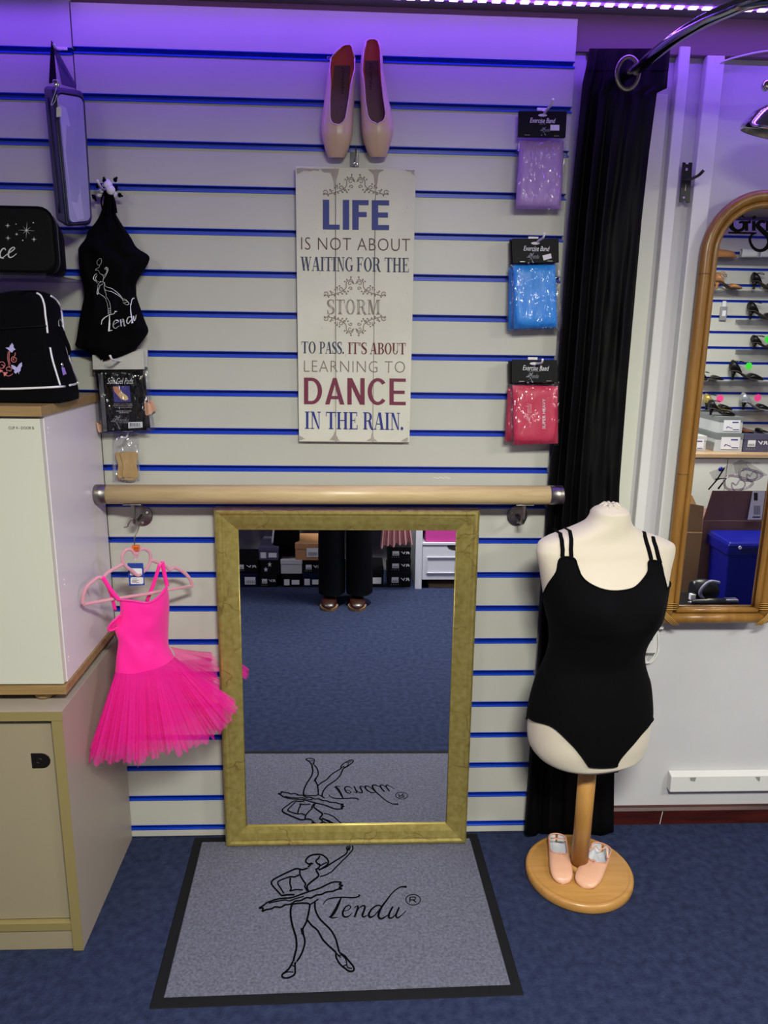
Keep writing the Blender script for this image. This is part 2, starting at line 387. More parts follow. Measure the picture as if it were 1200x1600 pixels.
def slatwall(parent, x0, x1, front, back, sgn, z0, ztop, dz, k0, k1, label):
    """front = face Y, sgn=-1: faces -Y. one slat per board between grooves"""
    y = lambda d: front - sgn*d                 # d = depth behind the face
    def bx(mb, a, b, d0, d1, u, v): return mb.box(a, b, min(y(d0), y(d1)), max(y(d0), y(d1)), u, v)
    core = obj('slatwall_panel', bx(MB(), x0+.001, x1-.001, .0165, abs(back-front)-.001, z0, ztop-.002), m_slat, parent, label)
    g = [.035+.1*(k-1)+dz for k in range(k0, k1+1)]
    zs = [z0]+g+[ztop+.007]
    H = .0072
    m0 = obj('slat', bx(MB(), x0, x1, 0, .0163, g[0]+H, g[1]-H), m_slat, core, bevel=.0012)
    for i in range(1, len(g)-1):
        o = m0.copy(); COL.objects.link(o); o.location.z = g[i]-g[0]
    if g[0]-H-z0 > .004: obj('slat', bx(MB(), x0, x1, 0, .0163, z0, g[0]-H), m_slat, core, bevel=.0012)
    obj('slat', bx(MB(), x0, x1, 0, .0163, g[-1]+H, ztop), m_slat, core, bevel=.0012)
    mb = MB(); a, b, z = x0+.0005, x1-.0005, g[0]
    bx(mb, a, b, .0148, .0163, z-H, z+H); bx(mb, a, b, 0.0005, .015, z-H, z-H+.0016); bx(mb, a, b, .0005, .015, z+H-.0012, z+H)
    bx(mb, a, b, -.0022, .001, z-H-.0012, z-H+.0032); bx(mb, a, b, -.0012, .001, z+H-.0012, z+H+.0004)
    i0 = obj('groove_insert', mb, m_blue, core, 'blue plastic groove insert', bevel=.0005, seg=1)
    for i in range(1, len(g)):
        o = i0.copy(); COL.objects.link(o); o.location.z = g[i]-g[0]
    return core
slatwall(wall_back, 0.0, 1.2, 0, YB-.0, -1, 0.004, 2.235, 0, 1, 22, 'grey slatted board with blue grooves behind barre and sign')
slatwall(wall_back, -1.195, -.003, 0.0015, YB, -1, 0.004, 2.25, -.003, 1, 22, 'grey slatted board behind the cabinets and bags')
slatwall(wall_front, 2.3, 3.88, Y0+.03, Y0, 1, .8, 2.235, 0, 9, 22, 'pale slatted board carrying shoes, seen in the cane mirror')
# fascia boxed across the top of the wall, boards left of the cane mirror, skirting
m_fascia = M('fascia_dimmed', '#7c666c', .7)  # darker mauve stands in for the weak LED light on the fascia
structure('trim_1', MB().box(X0, X1, YB-.022, YB, 2.172, CEIL), m_fascia, 'fascia board below the ceiling, coloured dull mauve to look dimly lit', bevel=.002)
m_white = M('white_gloss_paint', '#d6d6d4', .4, bump=.08, bscale=40)
m_cream = M('cream_board', '#c9cbbd', .55)
structure('trim_2', MB().box(1.533, 1.578, YB-.028, YB, .66, 2.172), m_white, 'white upright board beside the cane mirror', bevel=.003)
structure('trim_3', MB().box(1.462, 1.49, YB-.028, YB, .66, 2.19), m_white, 'white upright board behind the black hook', bevel=.003)
structure('trim_4', MB().box(1.36, 1.448, YB-.018, YB, .12, 2.085), m_cream, 'cream upright board behind the black curtain', bevel=.002)
m_ply = M('pale_edge', '#8c8c86', .6)
structure('trim_5', MB().box(1.203, 1.235, YB-.012, YB, .02, 2.172), M('lilac_batten', '#bcbcc4', .5), 'narrow pale batten between slatted board and curtain')
m_sk = M('mahogany_skirting', '#2c0d09', .35, c2='#43160f', nscale=6, stretch=(1, 8, 8), bump=.1)
mb = MB(); prof = [(YB, 0), (YB-.016, 0), (YB-.016, .048), (YB-.010, .056), (YB, .058)]
mb.prism([(1.206, a, b) for a, b in prof], (X1-1.206, 0, 0))
bb = structure('baseboard_back', mb, m_sk, 'dark mahogany skirting board')
mb = MB().prism([(1.636, YB-.0165, .001), (1.641, YB-.0165, .046), (1.6425, YB-.0165, .046), (1.6375, YB-.0165, .001)], (0, -.0008, 0))
obj('paint_drip', mb, m_white, bb, 'white paint drip')
mb = MB().prism([(X0, Y0+.0, 0), (X0, Y0+.016, 0), (X0, Y0+.016, .07), (X0, Y0, .08)], (2.0, 0, 0)); structure('baseboard_front', mb, m_sk)
# ragged mauve paint edge between skirting and wall
# ================================================================== LIGHT FITTINGS
m_tape = M('led_tape', '#d8c8e8', .5, emis='#6a20ff', es=2.0)
m_diode = M('led_diode', '#ffffff', .4, emis='#c08cff', es=7)
led = thing('led_strip', 'glowing violet and white LED strip along the ceiling above the boards', 'light strip', (.85, -.034, CEIL))
obj('tape', MB().box(.0, 2.1, -.041, -.027, CEIL-.0015, CEIL-.0002), m_tape, led)
d0 = obj('diode', MB().box(.014, .034, -.0415, -.0265, CEIL-.0045, CEIL-.0015), m_diode, led, bevel=.001)
for i in range(1, 63):
    o = d0.copy(); COL.objects.link(o); o.location.x = i*.0335
m_lamp = M('lamp_diffuser', '#ffffff', .5, emis='#fff4de', es=3.5)
m_alu = M('white_frame', '#d8d8d8', .4)
LD = ['ceiling light panel over the photographer', 'ceiling light panel before the shoe shelves', 'ceiling light panel nearest the left wall', 'ceiling light panel nearest the cane mirror']
for (x, y, e), l in zip(PANELS, LD):
    t = thing('ceiling_light', 'square white '+l, 'light', (x, y, CEIL))
    mb = MB(); a, b = .3, .2
    mb.box(x-a-.02, x+a+.02, y-b-.02, y-b, CEIL-.018, CEIL-.0005); mb.box(x-a-.02, x+a+.02, y+b, y+b+.02, CEIL-.018, CEIL-.0005)
    mb.box(x-a-.02, x-a, y-b, y+b, CEIL-.018, CEIL-.0005); mb.box(x+a, x+a+.02, y-b, y+b, CEIL-.018, CEIL-.0005)
    obj('frame', mb, m_alu, t, bevel=.002)
    obj('diffuser', MB().box(x-a+.001, x+a-.001, y-b+.001, y+b-.001, CEIL-.012, CEIL-.004), m_lamp, t)

# ================================================================== CABINETS
m_lam = M('pale_laminate', '#c6c6b8', .38)
m_lamside = M('pale_laminate_side', '#d6cfd4', .3)
m_oak = M_wood('oak_edge', '#80663f', '#9c8055', 5, (1, 14, 14))
m_dark = M('dark_gap', '#1c1712', .8)
m_beige = M('beige_laminate', '#968b72', .5)
m_beedge = M('beige_edging', '#8a7c50', .5)
m_beside = M('beige_side', '#9a9084', .42)
m_black = M('black_plastic', '#101012', .35)
m_chrome = M('chrome', '#d0d0d4', .12, 1)
m_steel = M('brushed_steel', '#8e8a84', .36, 1, bump=.05, bscale=300, stretch=(1, 1, 20))
XL = -.82
c1 = thing('cabinet', 'pale upper cabinet with oak top edge standing on the lower beige cabinet', 'cabinet', (-.4, -.2, .648))
obj('body', MB().box(XL, .0, -.362, -.006, .690, 1.311), m_lamside, c1, bevel=.001)
obj('top_board', MB().box(XL-.004, .006, -.388, -.004, 1.3115, 1.333), m_oak, c1, 'oak edged top board', bevel=.001)
obj('base_board', MB().box(XL-.004, .004, -.385, -.004, .669, .6895), m_oak, c1, 'oak edged base board', bevel=.001)
d = obj('door', MB().box(-.41, -.002, -.380, -.3625, .693, 1.306), m_lam, c1, bevel=.001)
print_on('door_number', lambda a, b: Vector((a, -.3806, b)), [quadmap(text2d('CUP 4 - DOOR B'), (P(11, 645, -.38).x, 1.2895), (P(51, 645, -.38).x, 1.2895), (P(11, 645, -.38).x, 1.2835), (P(51, 645, -.38).x, 1.2835))], m_dark, d, 'small black lettering CUP 4 - DOOR B')
obj('door', MB().box(XL+.002, -.414, -.380, -.3625, .693, 1.306), m_lam, c1, bevel=.001)
for x, y in ((-.06, -.35), (-.06, -.05), (XL+.06, -.35), (XL+.06, -.05)):
    obj('foot', MB().lathe([(.0, .6485), (.019, .6485), (.022, .655), (.022, .6688), (0, .6688)], (x, y, 0), 16), m_oak, c1, 'small round wooden foot')
for py0, n in (((.308), 0), ((.26), 1)): pass
m_pale = M('white_chip', '#e8e6e0', .4)
for y, z in ((-.345, 1.283), (-.345, 1.272), (-.33, .93), (-.33, .918), (-.345, .745), (-.345, .735)):
    obj('side_chip', MB().cyl((.0, y, z), (.0008, y, z), .0022, 8), m_pale, c1, 'small white plugged hole')
c2 = thing('cabinet', 'beige lower cabinet with sliding doors standing on the carpet', 'cabinet', (-.4, -.2, 0))
obj('body', MB().box(XL, -.02, -.386, -.03, .045, .62), m_dark, c2)
obj('side_panel', MB().box(-.018, .005, -.425, -.003, 0, .6245), m_beside, c2, bevel=.0012)
obj('side_panel', MB().box(XL-.005, XL+.02, -.425, -.003, 0, .6245), m_beside, c2, bevel=.0012)
obj('side_edging', MB().box(-.0185, .0055, -.4265, -.4252, 0.001, .624), m_beedge, c2, 'olive edging strip')
obj('top_board', MB().box(XL-.006, .006, -.4255, -.003, .625, .648), m_beside, c2, bevel=.001)
obj('top_edging', MB().box(XL-.006, .0065, -.4272, -.4257, .6252, .6478), m_beedge, c2, 'olive edging strip')
dd = obj('sliding_door', MB().box(-.43, -.0205, -.412, -.4005, .083, .6145), m_beige, c2, bevel=.0015)
obj('sliding_door', MB().box(XL+.022, -.40, -.399, -.3875, .083, .6145), m_beige, c2, bevel=.0015)
obj('door_track', MB().box(XL+.022, -.0195, -.424, -.403, .057, .080), m_beedge, c2, bevel=.001)
obj('plinth', MB().box(XL+.022, -.0195, -.4205, -.40, .001, .054), m_beige, c2, bevel=.001)
# flush D-shaped pull
a, b, c_, e = P(48, 1177, -.4125), P(80, 1200, -.4125), 0, 0
zc = (a.z+b.z)/2; hh = (a.z-b.z)/2; pts = [(a.x, zc-hh), (b.x-hh, zc-hh)]+[(b.x-hh+hh*cos(t), zc+hh*sin(t)) for t in [(-pi/2+pi*i/10) for i in range(1, 10)]]+[(b.x-hh, zc+hh), (a.x, zc+hh)]
hnd = obj('recessed_handle', MB().prism([(x, -.4135, z) for x, z in pts], (0, .004, 0)), M('brown_black_plastic', '#17110c', .3), dd, 'dark brown D-shaped flush pull', bevel=.0008)
obj('thumb_ring', MB().tube([(b.x-hh*1.3+.006*cos(t), -.4138, zc+.006*sin(t)) for t in [2*pi*i/14 for i in range(14)]], .0012, 6, True), m_black, hnd)

# ================================================================== GOLD MIRROR
m_gold = M_gold()
m_mirror = M('mirror_glass', (.86, .88, .9), 0.0, 1)
m_gilt = M('bright_gilt', '#f0d878', .35, .6)
gm = thing('wall_mirror', 'large rectangular mirror in crackled antique gold frame standing on the mat', 'mirror', (.655, -.03, .008))
fx0, fx1, H = .2945, 1.0095, 1.0245
base = Vector((0, MP.y+(MP.z-.008)*math.tan(TILT)+0.0, .008))
def FM(x, h, d): return Vector((x, base.y, base.z)) + MU*h + MN*d     # d toward the room
prof = [(0, -.012), (0, .013), (.006, .019), (.012, .0195), (.0185, .016), (.022, .0158), (.042, .011), (.056, .0055), (.0595, .004), (.0595, .0012)]
def rail(p0, p1, q0, q1):   # outer corner a->b, inner direction signs
    rings = []
    for (x, h, sx, sh) in (p0, p1):
        rings.append([FM(x+sx*d, h+sh*d, t) for d, t in prof]+[FM(x+sx*.0595, h+sh*.0595, -.012)])
    return MB().loft(rings, True, True, False)
for a, b in (((fx0, 0, 1, 1), (fx1, 0, -1, 1)), ((fx0, H, 1, -1), (fx1, H, -1, -1)), ((fx0, 0, 1, 1), (fx0, H, 1, -1)), ((fx1, 0, -1, 1), (fx1, H, -1, -1))):
    obj('frame_rail', rail(a, b, 0, 0), m_gold, gm)
i0, i1, j0, j1 = fx0+.0595, fx1-.0595, .0595, H-.0595
def lip(a, b): return MB().tube([FM(*a, .0028), FM(*b, .0028)], .0016, 6)
obj('gilt_lip', lip((i0, j0), (i1, j0)), m_gilt, gm, 'bright gilt inner edge'); 
for a, b in (((i0, j1), (i1, j1)), ((i0, j0), (i0, j1)), ((i1, j0), (i1, j1))): obj('gilt_lip', lip(a, b), m_gold, gm)
obj('glass', MB().add([FM(i0-.004, j0-.004, 0), FM(i1+.004, j0-.004, 0), FM(i1+.004, j1+.004, 0), FM(i0-.004, j1+.004, 0)], [(0, 1, 2, 3)]), m_mirror, gm, recalc=False)
obj('backing', MB().hexa([FM(i0-.02, j0-.02, -.010), FM(i1+.02, j0-.02, -.010), FM(i1+.02, j0-.02, -.002), FM(i0-.02, j0-.02, -.002), FM(i0-.02, j1+.02, -.010), FM(i1+.02, j1+.02, -.010), FM(i1+.02, j1+.02, -.002), FM(i0-.02, j1+.02, -.002)]), m_oak, gm)

# ================================================================== MAT
m_rub = M('black_rubber', '#131316', .8, spec=.15)
m_pile = M('grey_mat_pile', '#50515c', .95, c2='#6e6f80', nscale=150, bump=1, bscale=260, spec=.08, detail=16, lo=.3, hi=.72)
m_ink = M('black_mat_print', '#030408', .95, spec=.05)
mt = thing('door_mat', 'grey carpet mat with black rubber edge, ballerina and script print', 'mat', (.635, -.29, 0))
A_, B_, C_, D_ = (.2095, -.597), (1.0675, -.584), (1.052, -.006), (.192, -.006)
def inset(q, d):
    cx = sum(p[0] for p in q)/4; cy = sum(p[1] for p in q)/4
    return [(p[0]-d*(1 if p[0] > cx else -1), p[1]-d*(1 if p[1] > cy else -1)) for p in q]
q0 = [A_, B_, C_, D_]; q1 = inset(q0, .026)
obj('rubber_edge', MB().hexa([(x, y, .0005) for x, y in q0]+[(x, y, .003) for x, y in inset(q0, .002)]), m_rub, mt)
obj('pile', MB().hexa([(x, y, .003) for x, y in q1]+[(x, y, .008) for x, y in inset(q1, .003)]), m_pile, mt, bevel=.001)
def T4(pts, sx=4.0, ox=380, oy=1310): return [(ox+x/sx, oy+y/sx) for x, y in pts]
DANCER = [
 ([(395,155),(392,135),(415,110),(450,100),(490,102),(520,122),(533,148),(520,170),(495,185)],8),
 ([(398,152),(410,160),(425,155),(438,160)],8), ([(478,108),(470,125),(455,140),(465,158),(480,165),(470,185),(450,195)],8),
 ([(485,170),(500,160),(525,150)],6), ([(455,200),(465,215),(470,235),(440,260),(405,290),(400,310),(410,330)],9),
 ([(530,170),(560,150),(600,125),(640,98),(650,80),(645,55)],7), ([(650,80),(658,60),(650,48)],6),([(660,75),(668,55),(662,45)],6),([(672,85),(685,68),(682,45)],6),
 ([(470,198),(500,185),(530,172)],8),([(672,85),(660,100),(620,140),(580,180),(550,210),(510,230),(480,238)],6),
 ([(405,185),(370,195),(330,190),(270,215),(200,250),(178,270),(180,290),(210,325),(240,358)],8),
 ([(355,195),(355,225),(370,255),(390,285),(385,300),(400,328)],8), ([(350,228),(320,240),(290,240),(225,265),(218,285),(240,320),(255,345)],7),
 ([(295,245),(292,280),(300,310),(290,330)],8), ([(295,328),(330,320),(372,322)],7), ([(240,358),(280,352),(320,352)],9),
 ([(425,160),(405,180)],8),
 # tutu
 ([(150,400),(220,378),(300,370),(360,350),(410,332),(480,310),(530,285),(570,272),(612,275),(600,288),(622,295),(600,305),(618,315)],8),
 ([(150,400),(125,420),(100,436),(125,436),(120,455),(145,445),(175,440),(200,428),(235,430),(262,415),(300,410),(325,392),(360,388),(395,370),(425,372),(455,355),(490,350),(520,335),(560,330),(590,318),(618,315)],8),
 ([(160,405),(200,395),(260,385),(290,390),(330,375),(380,362)],6),
 # legs
 ([(305,412),(296,450),(300,510),(315,570),(330,620),(333,680),(322,730),(312,770)],10), ([(305,412),(350,405),(400,405),(418,415)],8),
 ([(418,412),(410,460),(395,520),(370,575),(382,620),(384,660),(365,720),(335,770)],9), ([(366,560),(374,600)],14),
 ([(400,508),(430,545),(465,575),(500,635),(545,680),(580,712)],9), ([(448,395),(450,440),(470,490),(500,525),(545,570),(575,620),(590,670),(600,710)],9),
 ([(418,412),(432,405),(448,395),(470,378)],7),
 # left shoe
 ([(310,770),(285,815),(245,850),(250,870),(285,870),(320,850),(325,820),(322,775)],9), ([(245,850),(275,835),(315,835)],6), ([(300,790),(320,800)],6),([(330,770),(322,800)],6),
 # right shoe
 ([(580,712),(582,745),(605,785),(640,815),(665,830),(690,825),(688,800),(655,760),(635,735),(600,712)],9), ([(590,735),(615,730),(640,755),(650,800)],6), ([(625,800),(645,790),(655,808),(680,812)],6), ([(585,720),(610,745)],6)]
def TENDU():
    o = []
    o += [ribbon(T4([(500,412),(520,385),(560,372),(620,368),(690,370),(722,362),(726,350)]), [1.2,1.6,2,2.2,2.2,2.4,3])]
    o += [ribbon(T4([(612,370),(595,410),(570,460),(545,492)]), [2.2,4,4.6,3.6]), ribbon(T4([(535,490),(560,497),(590,492)]), [1.5,2,1.3])]
    o += [ribbon(T4([(620,455),(655,448),(672,430),(660,418),(638,430),(622,465),(630,488),(655,488),(682,468)]), [1,1.2,1.6,1.8,2.2,3.2,3,2,1])]
    o += [ribbon(T4([(692,435),(712,422),(716,435),(696,492)]), [1,2,3,3]), ribbon(T4([(703,465),(730,430),(755,420),(760,435),(745,480),(755,490),(778,478)]), [1,1.6,2.4,3,3,2.2,1])]
    o += [ribbon(T4([(868,425),(840,418),(805,440),(785,475),(795,492),(822,480),(855,440)]), [1.8,2,2.6,3.4,3,1.8,1.8]), ribbon(T4([(1022,303),(980,305),(935,338),(890,395),(862,435),(845,482),(862,502),(905,478)]), [3.2,2,1.8,2.6,3.2,3.6,2.8,1.4])]
    o += [ribbon(T4([(905,478),(935,425),(915,465),(910,492),(930,496),(960,465),(972,435)]), [1,2.6,3,3,2.2,1.2,1.4]), ribbon(T4([(975,430),(955,480),(965,496),(990,480),(1018,452)]), [2.6,3,2.4,1.6,1])]
    a = [2*pi*i/22 for i in range(23)]
    o += [ribbon(T4([(1062+46*cos(t), 383+33*sin(t)) for t in a]), 1.4, smooth=False)]
    o += [ribbon(T4([(1042,400),(1042,366)]), 1.6, smooth=False), ribbon(T4([(1042,367),(1070,367),(1078,374),(1070,383),(1044,384)]), 1.5, 4), ribbon(T4([(1062,384),(1080,400)]), 1.6, smooth=False)]
    return o
print_on('printed_logo', lambda a, b: G(a, b, .0086), [ribbon(T4(p), w_/4*1.3, 5) for p, w_ in DANCER]+TENDU(), m_ink, mt, 'black ballerina line drawing and script lettering')

# ================================================================== SIGN
sg = thing('hanging_sign', 'white weathered plank sign lettered LIFE IS NOT ABOUT hanging below the pointe shoes', 'sign', (.665, -.02, 1.21))
m_sign = M('distressed_white_board', '#cfcdc0', .6, c2='#c6c3b6', nscale=8, bump=.12, bscale=90)
m_worn = M('worn_patch', '#958d88', .7, c2='#a39b94', nscale=30)
YS = lambda z: lerp(-.016, -.030, (z-1.21)/.675)
for xa, xb in ((.5215, .6185), (.6195, .7165), (.7175, .8155)):
    obj('plank', MB().hexa([(xa, -.018, 1.211), (xb, -.018, 1.211), (xb, -.004, 1.211), (xa, -.004, 1.211), (xa, -.031, 1.886), (xb, -.031, 1.886), (xb, -.016, 1.886), (xa, -.016, 1.886)]), m_sign, sg, bevel=.001)
obj('backing', MB().hexa([(.524, -.012, 1.22), (.813, -.012, 1.22), (.813, -.003, 1.22), (.524, -.003, 1.22), (.524, -.020, 1.88), (.813, -.020, 1.88), (.813, -.006, 1.88), (.524, -.006, 1.88)]), M('sign_back', '#77705f', .8), sg)
def OS(a, b):
    p = P(a, b, -.025)
    for _ in range(3): p = P(a, b, lerp(-.018, -.031, (p.z-1.211)/.675)-.0006)
    return p
def OS2(a, b): p = OS(a, b); return p+(CAM-p).normalized()*.0004
# worn grey patches: ragged polygons at top edge, seams and foot
def ragged(pts, amp=1.2, k=5):
    out = []
    for i in range(len(pts)):
        a, b = pts[i], pts[(i+1) % len(pts)]
        for j in range(k):
            t = j/k; out.append((lerp(a[0], b[0], t)+random.uniform(-amp, amp)*(j > 0), lerp(a[1], b[1], t)+random.uniform(-amp, amp)*(j > 0)))
    return poly2(out)
wp = [ragged([(463, 263), (500, 264), (497, 267), (478, 267), (464, 272)]), ragged([(500, 263.5), (530, 263.5), (528, 271), (525.5, 283), (523, 300), (521, 283), (517, 270), (505, 269)], .35), ragged([(575, 264.5), (600, 265), (592, 271), (589, 290), (587, 310), (585.5, 288), (583, 272)], .35), ragged([(625, 265), (648, 265), (647, 274), (640, 268)]),
      ragged([(467, 680), (478, 686), (467, 688)], .6), ragged([(514, 688), (521, 680), (523, 670), (525, 680), (531, 689)], .7), ragged([(573, 689), (580, 683), (582, 672), (584, 683), (590, 690)], .7), ragged([(626, 690), (637, 683), (637, 690)], .6)]
wp += [ribbon([(523.2+random.uniform(-.4, .4), 300), (523.5, 420), (522.5, 560), (522, 670)], .5), ribbon([(585, 310), (584.5, 450), (583, 600), (582, 672)], .45)]
for _ in range(70):
    x, y = random.uniform(466, 642), random.uniform(270, 685); wp.append(ribbon([(x, y), (x+random.uniform(-.5, .5), y+random.uniform(1, 5))], random.uniform(.2, .55), smooth=False))
print_on('worn_paint', OS, wp, m_worn, sg, 'grey worn paint patches')
m_navy = M('sign_navy', '#27327a', .6); m_slate = M('sign_slate', '#2b3450', .6); m_maroon = M('sign_maroon', '#6b1f3c', .6); m_red = M('sign_red', '#5e1524', .6)
m_brown = M('sign_brown', '#4c2a2e', .6); m_taupe = M('sign_taupe', '#7a7068', .6); m_blue2 = M('sign_royal', '#1d2678', .6)
def letters(txt, shapes, mat): print_on('lettering', OS2, shapes, mat, sg, txt)
# big sans capitals drawn as strokes
def sans(s, x0, y0, x1, y1, st, dy=0):
    out = []; x = 0; gl = {'L': ([rect2(0, 0, st, 1), rect2(0, 0, .62, st*.72)], .62), 'I': ([rect2(0, 0, st, 1)], st), 'F': ([rect2(0, 0, st, 1), rect2(0, 1-st*.72, .6, 1), rect2(0, .43, .53, .43+st*.72)], .6),
        'E': ([rect2(0, 0, st, 1), rect2(0, 1-st*.72, .64, 1), rect2(0, .42, .6, .42+st*.72), rect2(0, 0, .64, st*.72)], .64)}
    def ring(cx, cy, rx, ry, a0, a1, n=20):
        vs = []
        for i in range(n+1):
            a = lerp(a0, a1, i/n); vs += [(cx+rx*cos(a), cy+ry*sin(a)), (cx+(rx-st)*cos(a), cy+(ry-st*.72)*sin(a))]
        return (vs, [(2*i, 2*i+1, 2*i+3, 2*i+2) for i in range(n)])
    gl['D'] = ([rect2(0, 0, st, 1), rect2(st, 1-st*.72, .3, 1), rect2(st, 0, .3, st*.72), ring(.3, .5, .41, .5, -pi/2, pi/2)], .71)
    gl['A'] = ([poly2([(0, 0), (st*1.05, 0), (.45, 1), (.31, 1)]), poly2([(.76, 0), (.76-st*1.05, 0), (.31, 1), (.45, 1)]), rect2(.15, .2, .6, .2+st*.7)], .76)
    gl['N'] = ([rect2(0, 0, st, 1), rect2(.68-st, 0, .68, 1), poly2([(0, 1), (st*1.1, 1), (.68, 0), (.68-st*1.1, 0)])], .68)
    gl['C'] = ([ring(.4, .5, .4, .51, .72, 2*pi-.72)], .74)
    for ch in s:
        g, wd = gl[ch]
        for sh in g: out.append(sub2(sh, lambda a, b, X=x: (a+X, b)))
        x += wd+.115
    W_ = x-.115
    return [sub2(sh, lambda a, b: (x0+(x1-x0)*a/W_, y1+dy*a/W_+(y0-y1)*b)) for sh in out]
letters('navy lettering LIFE', sans('LIFE', 504.5, 312, 608, 358.5, .235, 1), m_navy)
letters('thin brown lettering IS NOT ABOUT', [tx('IS NOT ABOUT', 470.5, 370.5, 641, 390, 2.5, off=-.012, spacing=1.08)], m_brown)
letters('slate serif lettering WAITING FOR THE', serif_text('WAITING', 469.5, 401, 552, 423, 1)+serif_text('FOR', 557, 402, 595, 424, .5)+serif_text('THE', 601, 402.5, 639, 425, .5), m_slate)
letters('maroon lettering DANCE', sans('DANCE', 475, 590, 634, 631.5, .17, 1.5), m_maroon)
letters('slate serif lettering TO PASS.', serif_text('TO', 471, 533.5, 493.5, 552, .3)+serif_text('PASS.', 499, 534, 538, 552.5, .5), m_slate)
letters("dark red serif lettering IT'S ABOUT", serif_text("IT'S", 543.5, 535, 573.5, 553, .3)+serif_text('ABOUT', 578, 535.5, 634, 553.3, .5), m_red)
letters('thin grey lettering LEARNING TO', [tx('LEARNING TO', 475, 563, 633, 581, 1.5, off=-.014, spacing=1.1)], m_taupe)
letters('royal blue serif lettering IN THE RAIN.', serif_text('IN', 476, 643, 501.5, 670, .3)+serif_text('THE', 509.5, 643.5, 559, 670.5, .5)+serif_text('RAIN.', 567, 644, 631, 671, 1), m_blue2)
st_o = serif_text('STORM', 511, 468, 594.5, 491, .5, gap=.06)
letters('taupe hatched lettering STORM', st_o, m_taupe)
hl = [sub2(s_, lambda a, b: (a, b)) for s_ in [rect2(511, 470+i*2.05, 594, 470.75+i*2.05) for i in range(11)]]
def OS3(a, b): p = OS(a, b); return p+(CAM-p).normalized()*.0007
# hatching only inside the thick stems
hs = []; x = 0; W_ = sum(serif_glyph(c)[1]+.06 for c in 'STORM')-.06
for ch in 'STORM':
    g, wd = serif_glyph(ch); stems = {'S': [(.14, .42)], 'T': [(.3, .41)], 'O': [(.04, .15), (.61, .72)], 'R': [(.13, .24), (.53, .64)], 'M': [(.77, .87)]}[ch]
    for u, v in stems:
        for i in range(2, 10):
            if ch == 'S': u2, v2 = (.15, .3) if i > 6 else ((.2, .42) if i > 3 else (.36, .48)); 
            else: u2, v2 = u, v
            hs.append(rect2(511+83.5*(x+u2)/W_, 491-23*i/11, 511+83.5*(x+v2)/W_, 491-23*(i+.45)/11))
    x += wd+.06
print_on('lettering_hatch', OS3, hs, m_sign, sg, 'pale hatching inside the letters of STORM')
# scrollwork
def scroll(cx, cy, sx, sy, flip):
    o = []
    def spiral(x, y, r, a0, turns, d, wd):
        n = 14; pts = []
        for i in range(n+1):
            t = i/n; rr = r*(1-.8*t); a = a0+d*turns*2*pi*t; pts.append((x+rr*cos(a), y+rr*sin(a)))
        return pts, [wd*(1-.35*i/n) for i in range(n+1)], pts[-1]
    base_ = [((8, 2), 4.3, pi, 1.1, 1), ((7, 10.5), 3.4, .2, 1.1, -1), ((24, 12), 4, pi*.9, 1.0, 1), ((48, 19.5), 4.2, -.3, 1.1, -1), ((37, 17.5), 3.2, 2.6, .9, -1)]
    dots = [(6.5, -8.5), (13.5, -4.5), (17, -1), (11.5, 15), (18, 15.5), (21, 19), (14, 19), (30, 8.5), (33, 12), (34, 22), (28, 20), (41, 15), (44, 24), (51, 22), (26, 6)]
    stems = [[(1.5, 3), (6, -4.5), (14, 0), (15, 9), (24, 16), (36, 20), (46, 22), (52, 20)], [(6.5, -8.5), (7.5, -4)], [(13.5, -4.5), (12, -1)], [(18, 15.5), (20, 12)], [(21, 19), (24, 16)], [(30, 8.5), (29, 14)], [(34, 22), (33, 18)], [(41, 15), (39, 19)], [(14, 19), (17, 13)]]
    for m in (1, -1):
        T = lambda x, y: (cx+m*x*sx, cy+flip*y*sy)
        for (x, y), r, a0, tu, d in base_:
            pts, wd, _ = spiral(x, y, r, a0, tu, d, 1.25)
            o.append(ribbon([T(*p) for p in pts], wd, 2))
        for s_ in stems: o.append(ribbon([T(*p) for p in s_], [1.3]+[1.2]*(len(s_)-2)+[.8], 4))
        for x, y in dots: o.append(disc2(*T(x, y), 1.35, 8))
    return o
m_scroll = M('sign_scroll', '#756660', .6)
for q_ in ((556, 281.5, .98, 1.0, 1), (554.5, 441, .93, .95, 1), (554.5, 516, .93, .95, -1)): print_on('scrollwork', OS2, scroll(*q_), m_scroll, sg, 'taupe scroll ornament')
hk = thing('sign_hook', 'small clear and steel hanger holding the lettered sign', 'hook', P(555, 250, -.01))
obj('hang_plate', MB().box(P(547.5, 240, -.014).x, P(561, 240, -.014).x, -.014, -.006, P(555, 260, -.014).z, P(555, 236, -.014).z), M_clear('clear_acrylic', (.8, .8, .85), .15, .08, 10, .1), hk, bevel=.001)
obj('hook_wire', MB().tube(catmull([P(556, 229, -.004), P(556.5, 238, -.02), P(555.5, 246, -.026), P(554, 252, -.022), P(557, 255, -.018)], 4), .0011, 6), m_steel, hk)
obj('tape_piece', MB().prism([P(548, 235.5, -.004), P(562, 235.5, -.004), P(562, 237.5, -.004), P(548, 237.5, -.004)], (0, .002, 0)), m_white, hk)
obj('hanging_eye', MB().tube([P(555.5+3*cos(t), 257+3*sin(t), -.0265) for t in [2*pi*i/12 for i in range(12)]], .0013, 6, True), m_chrome, hk)

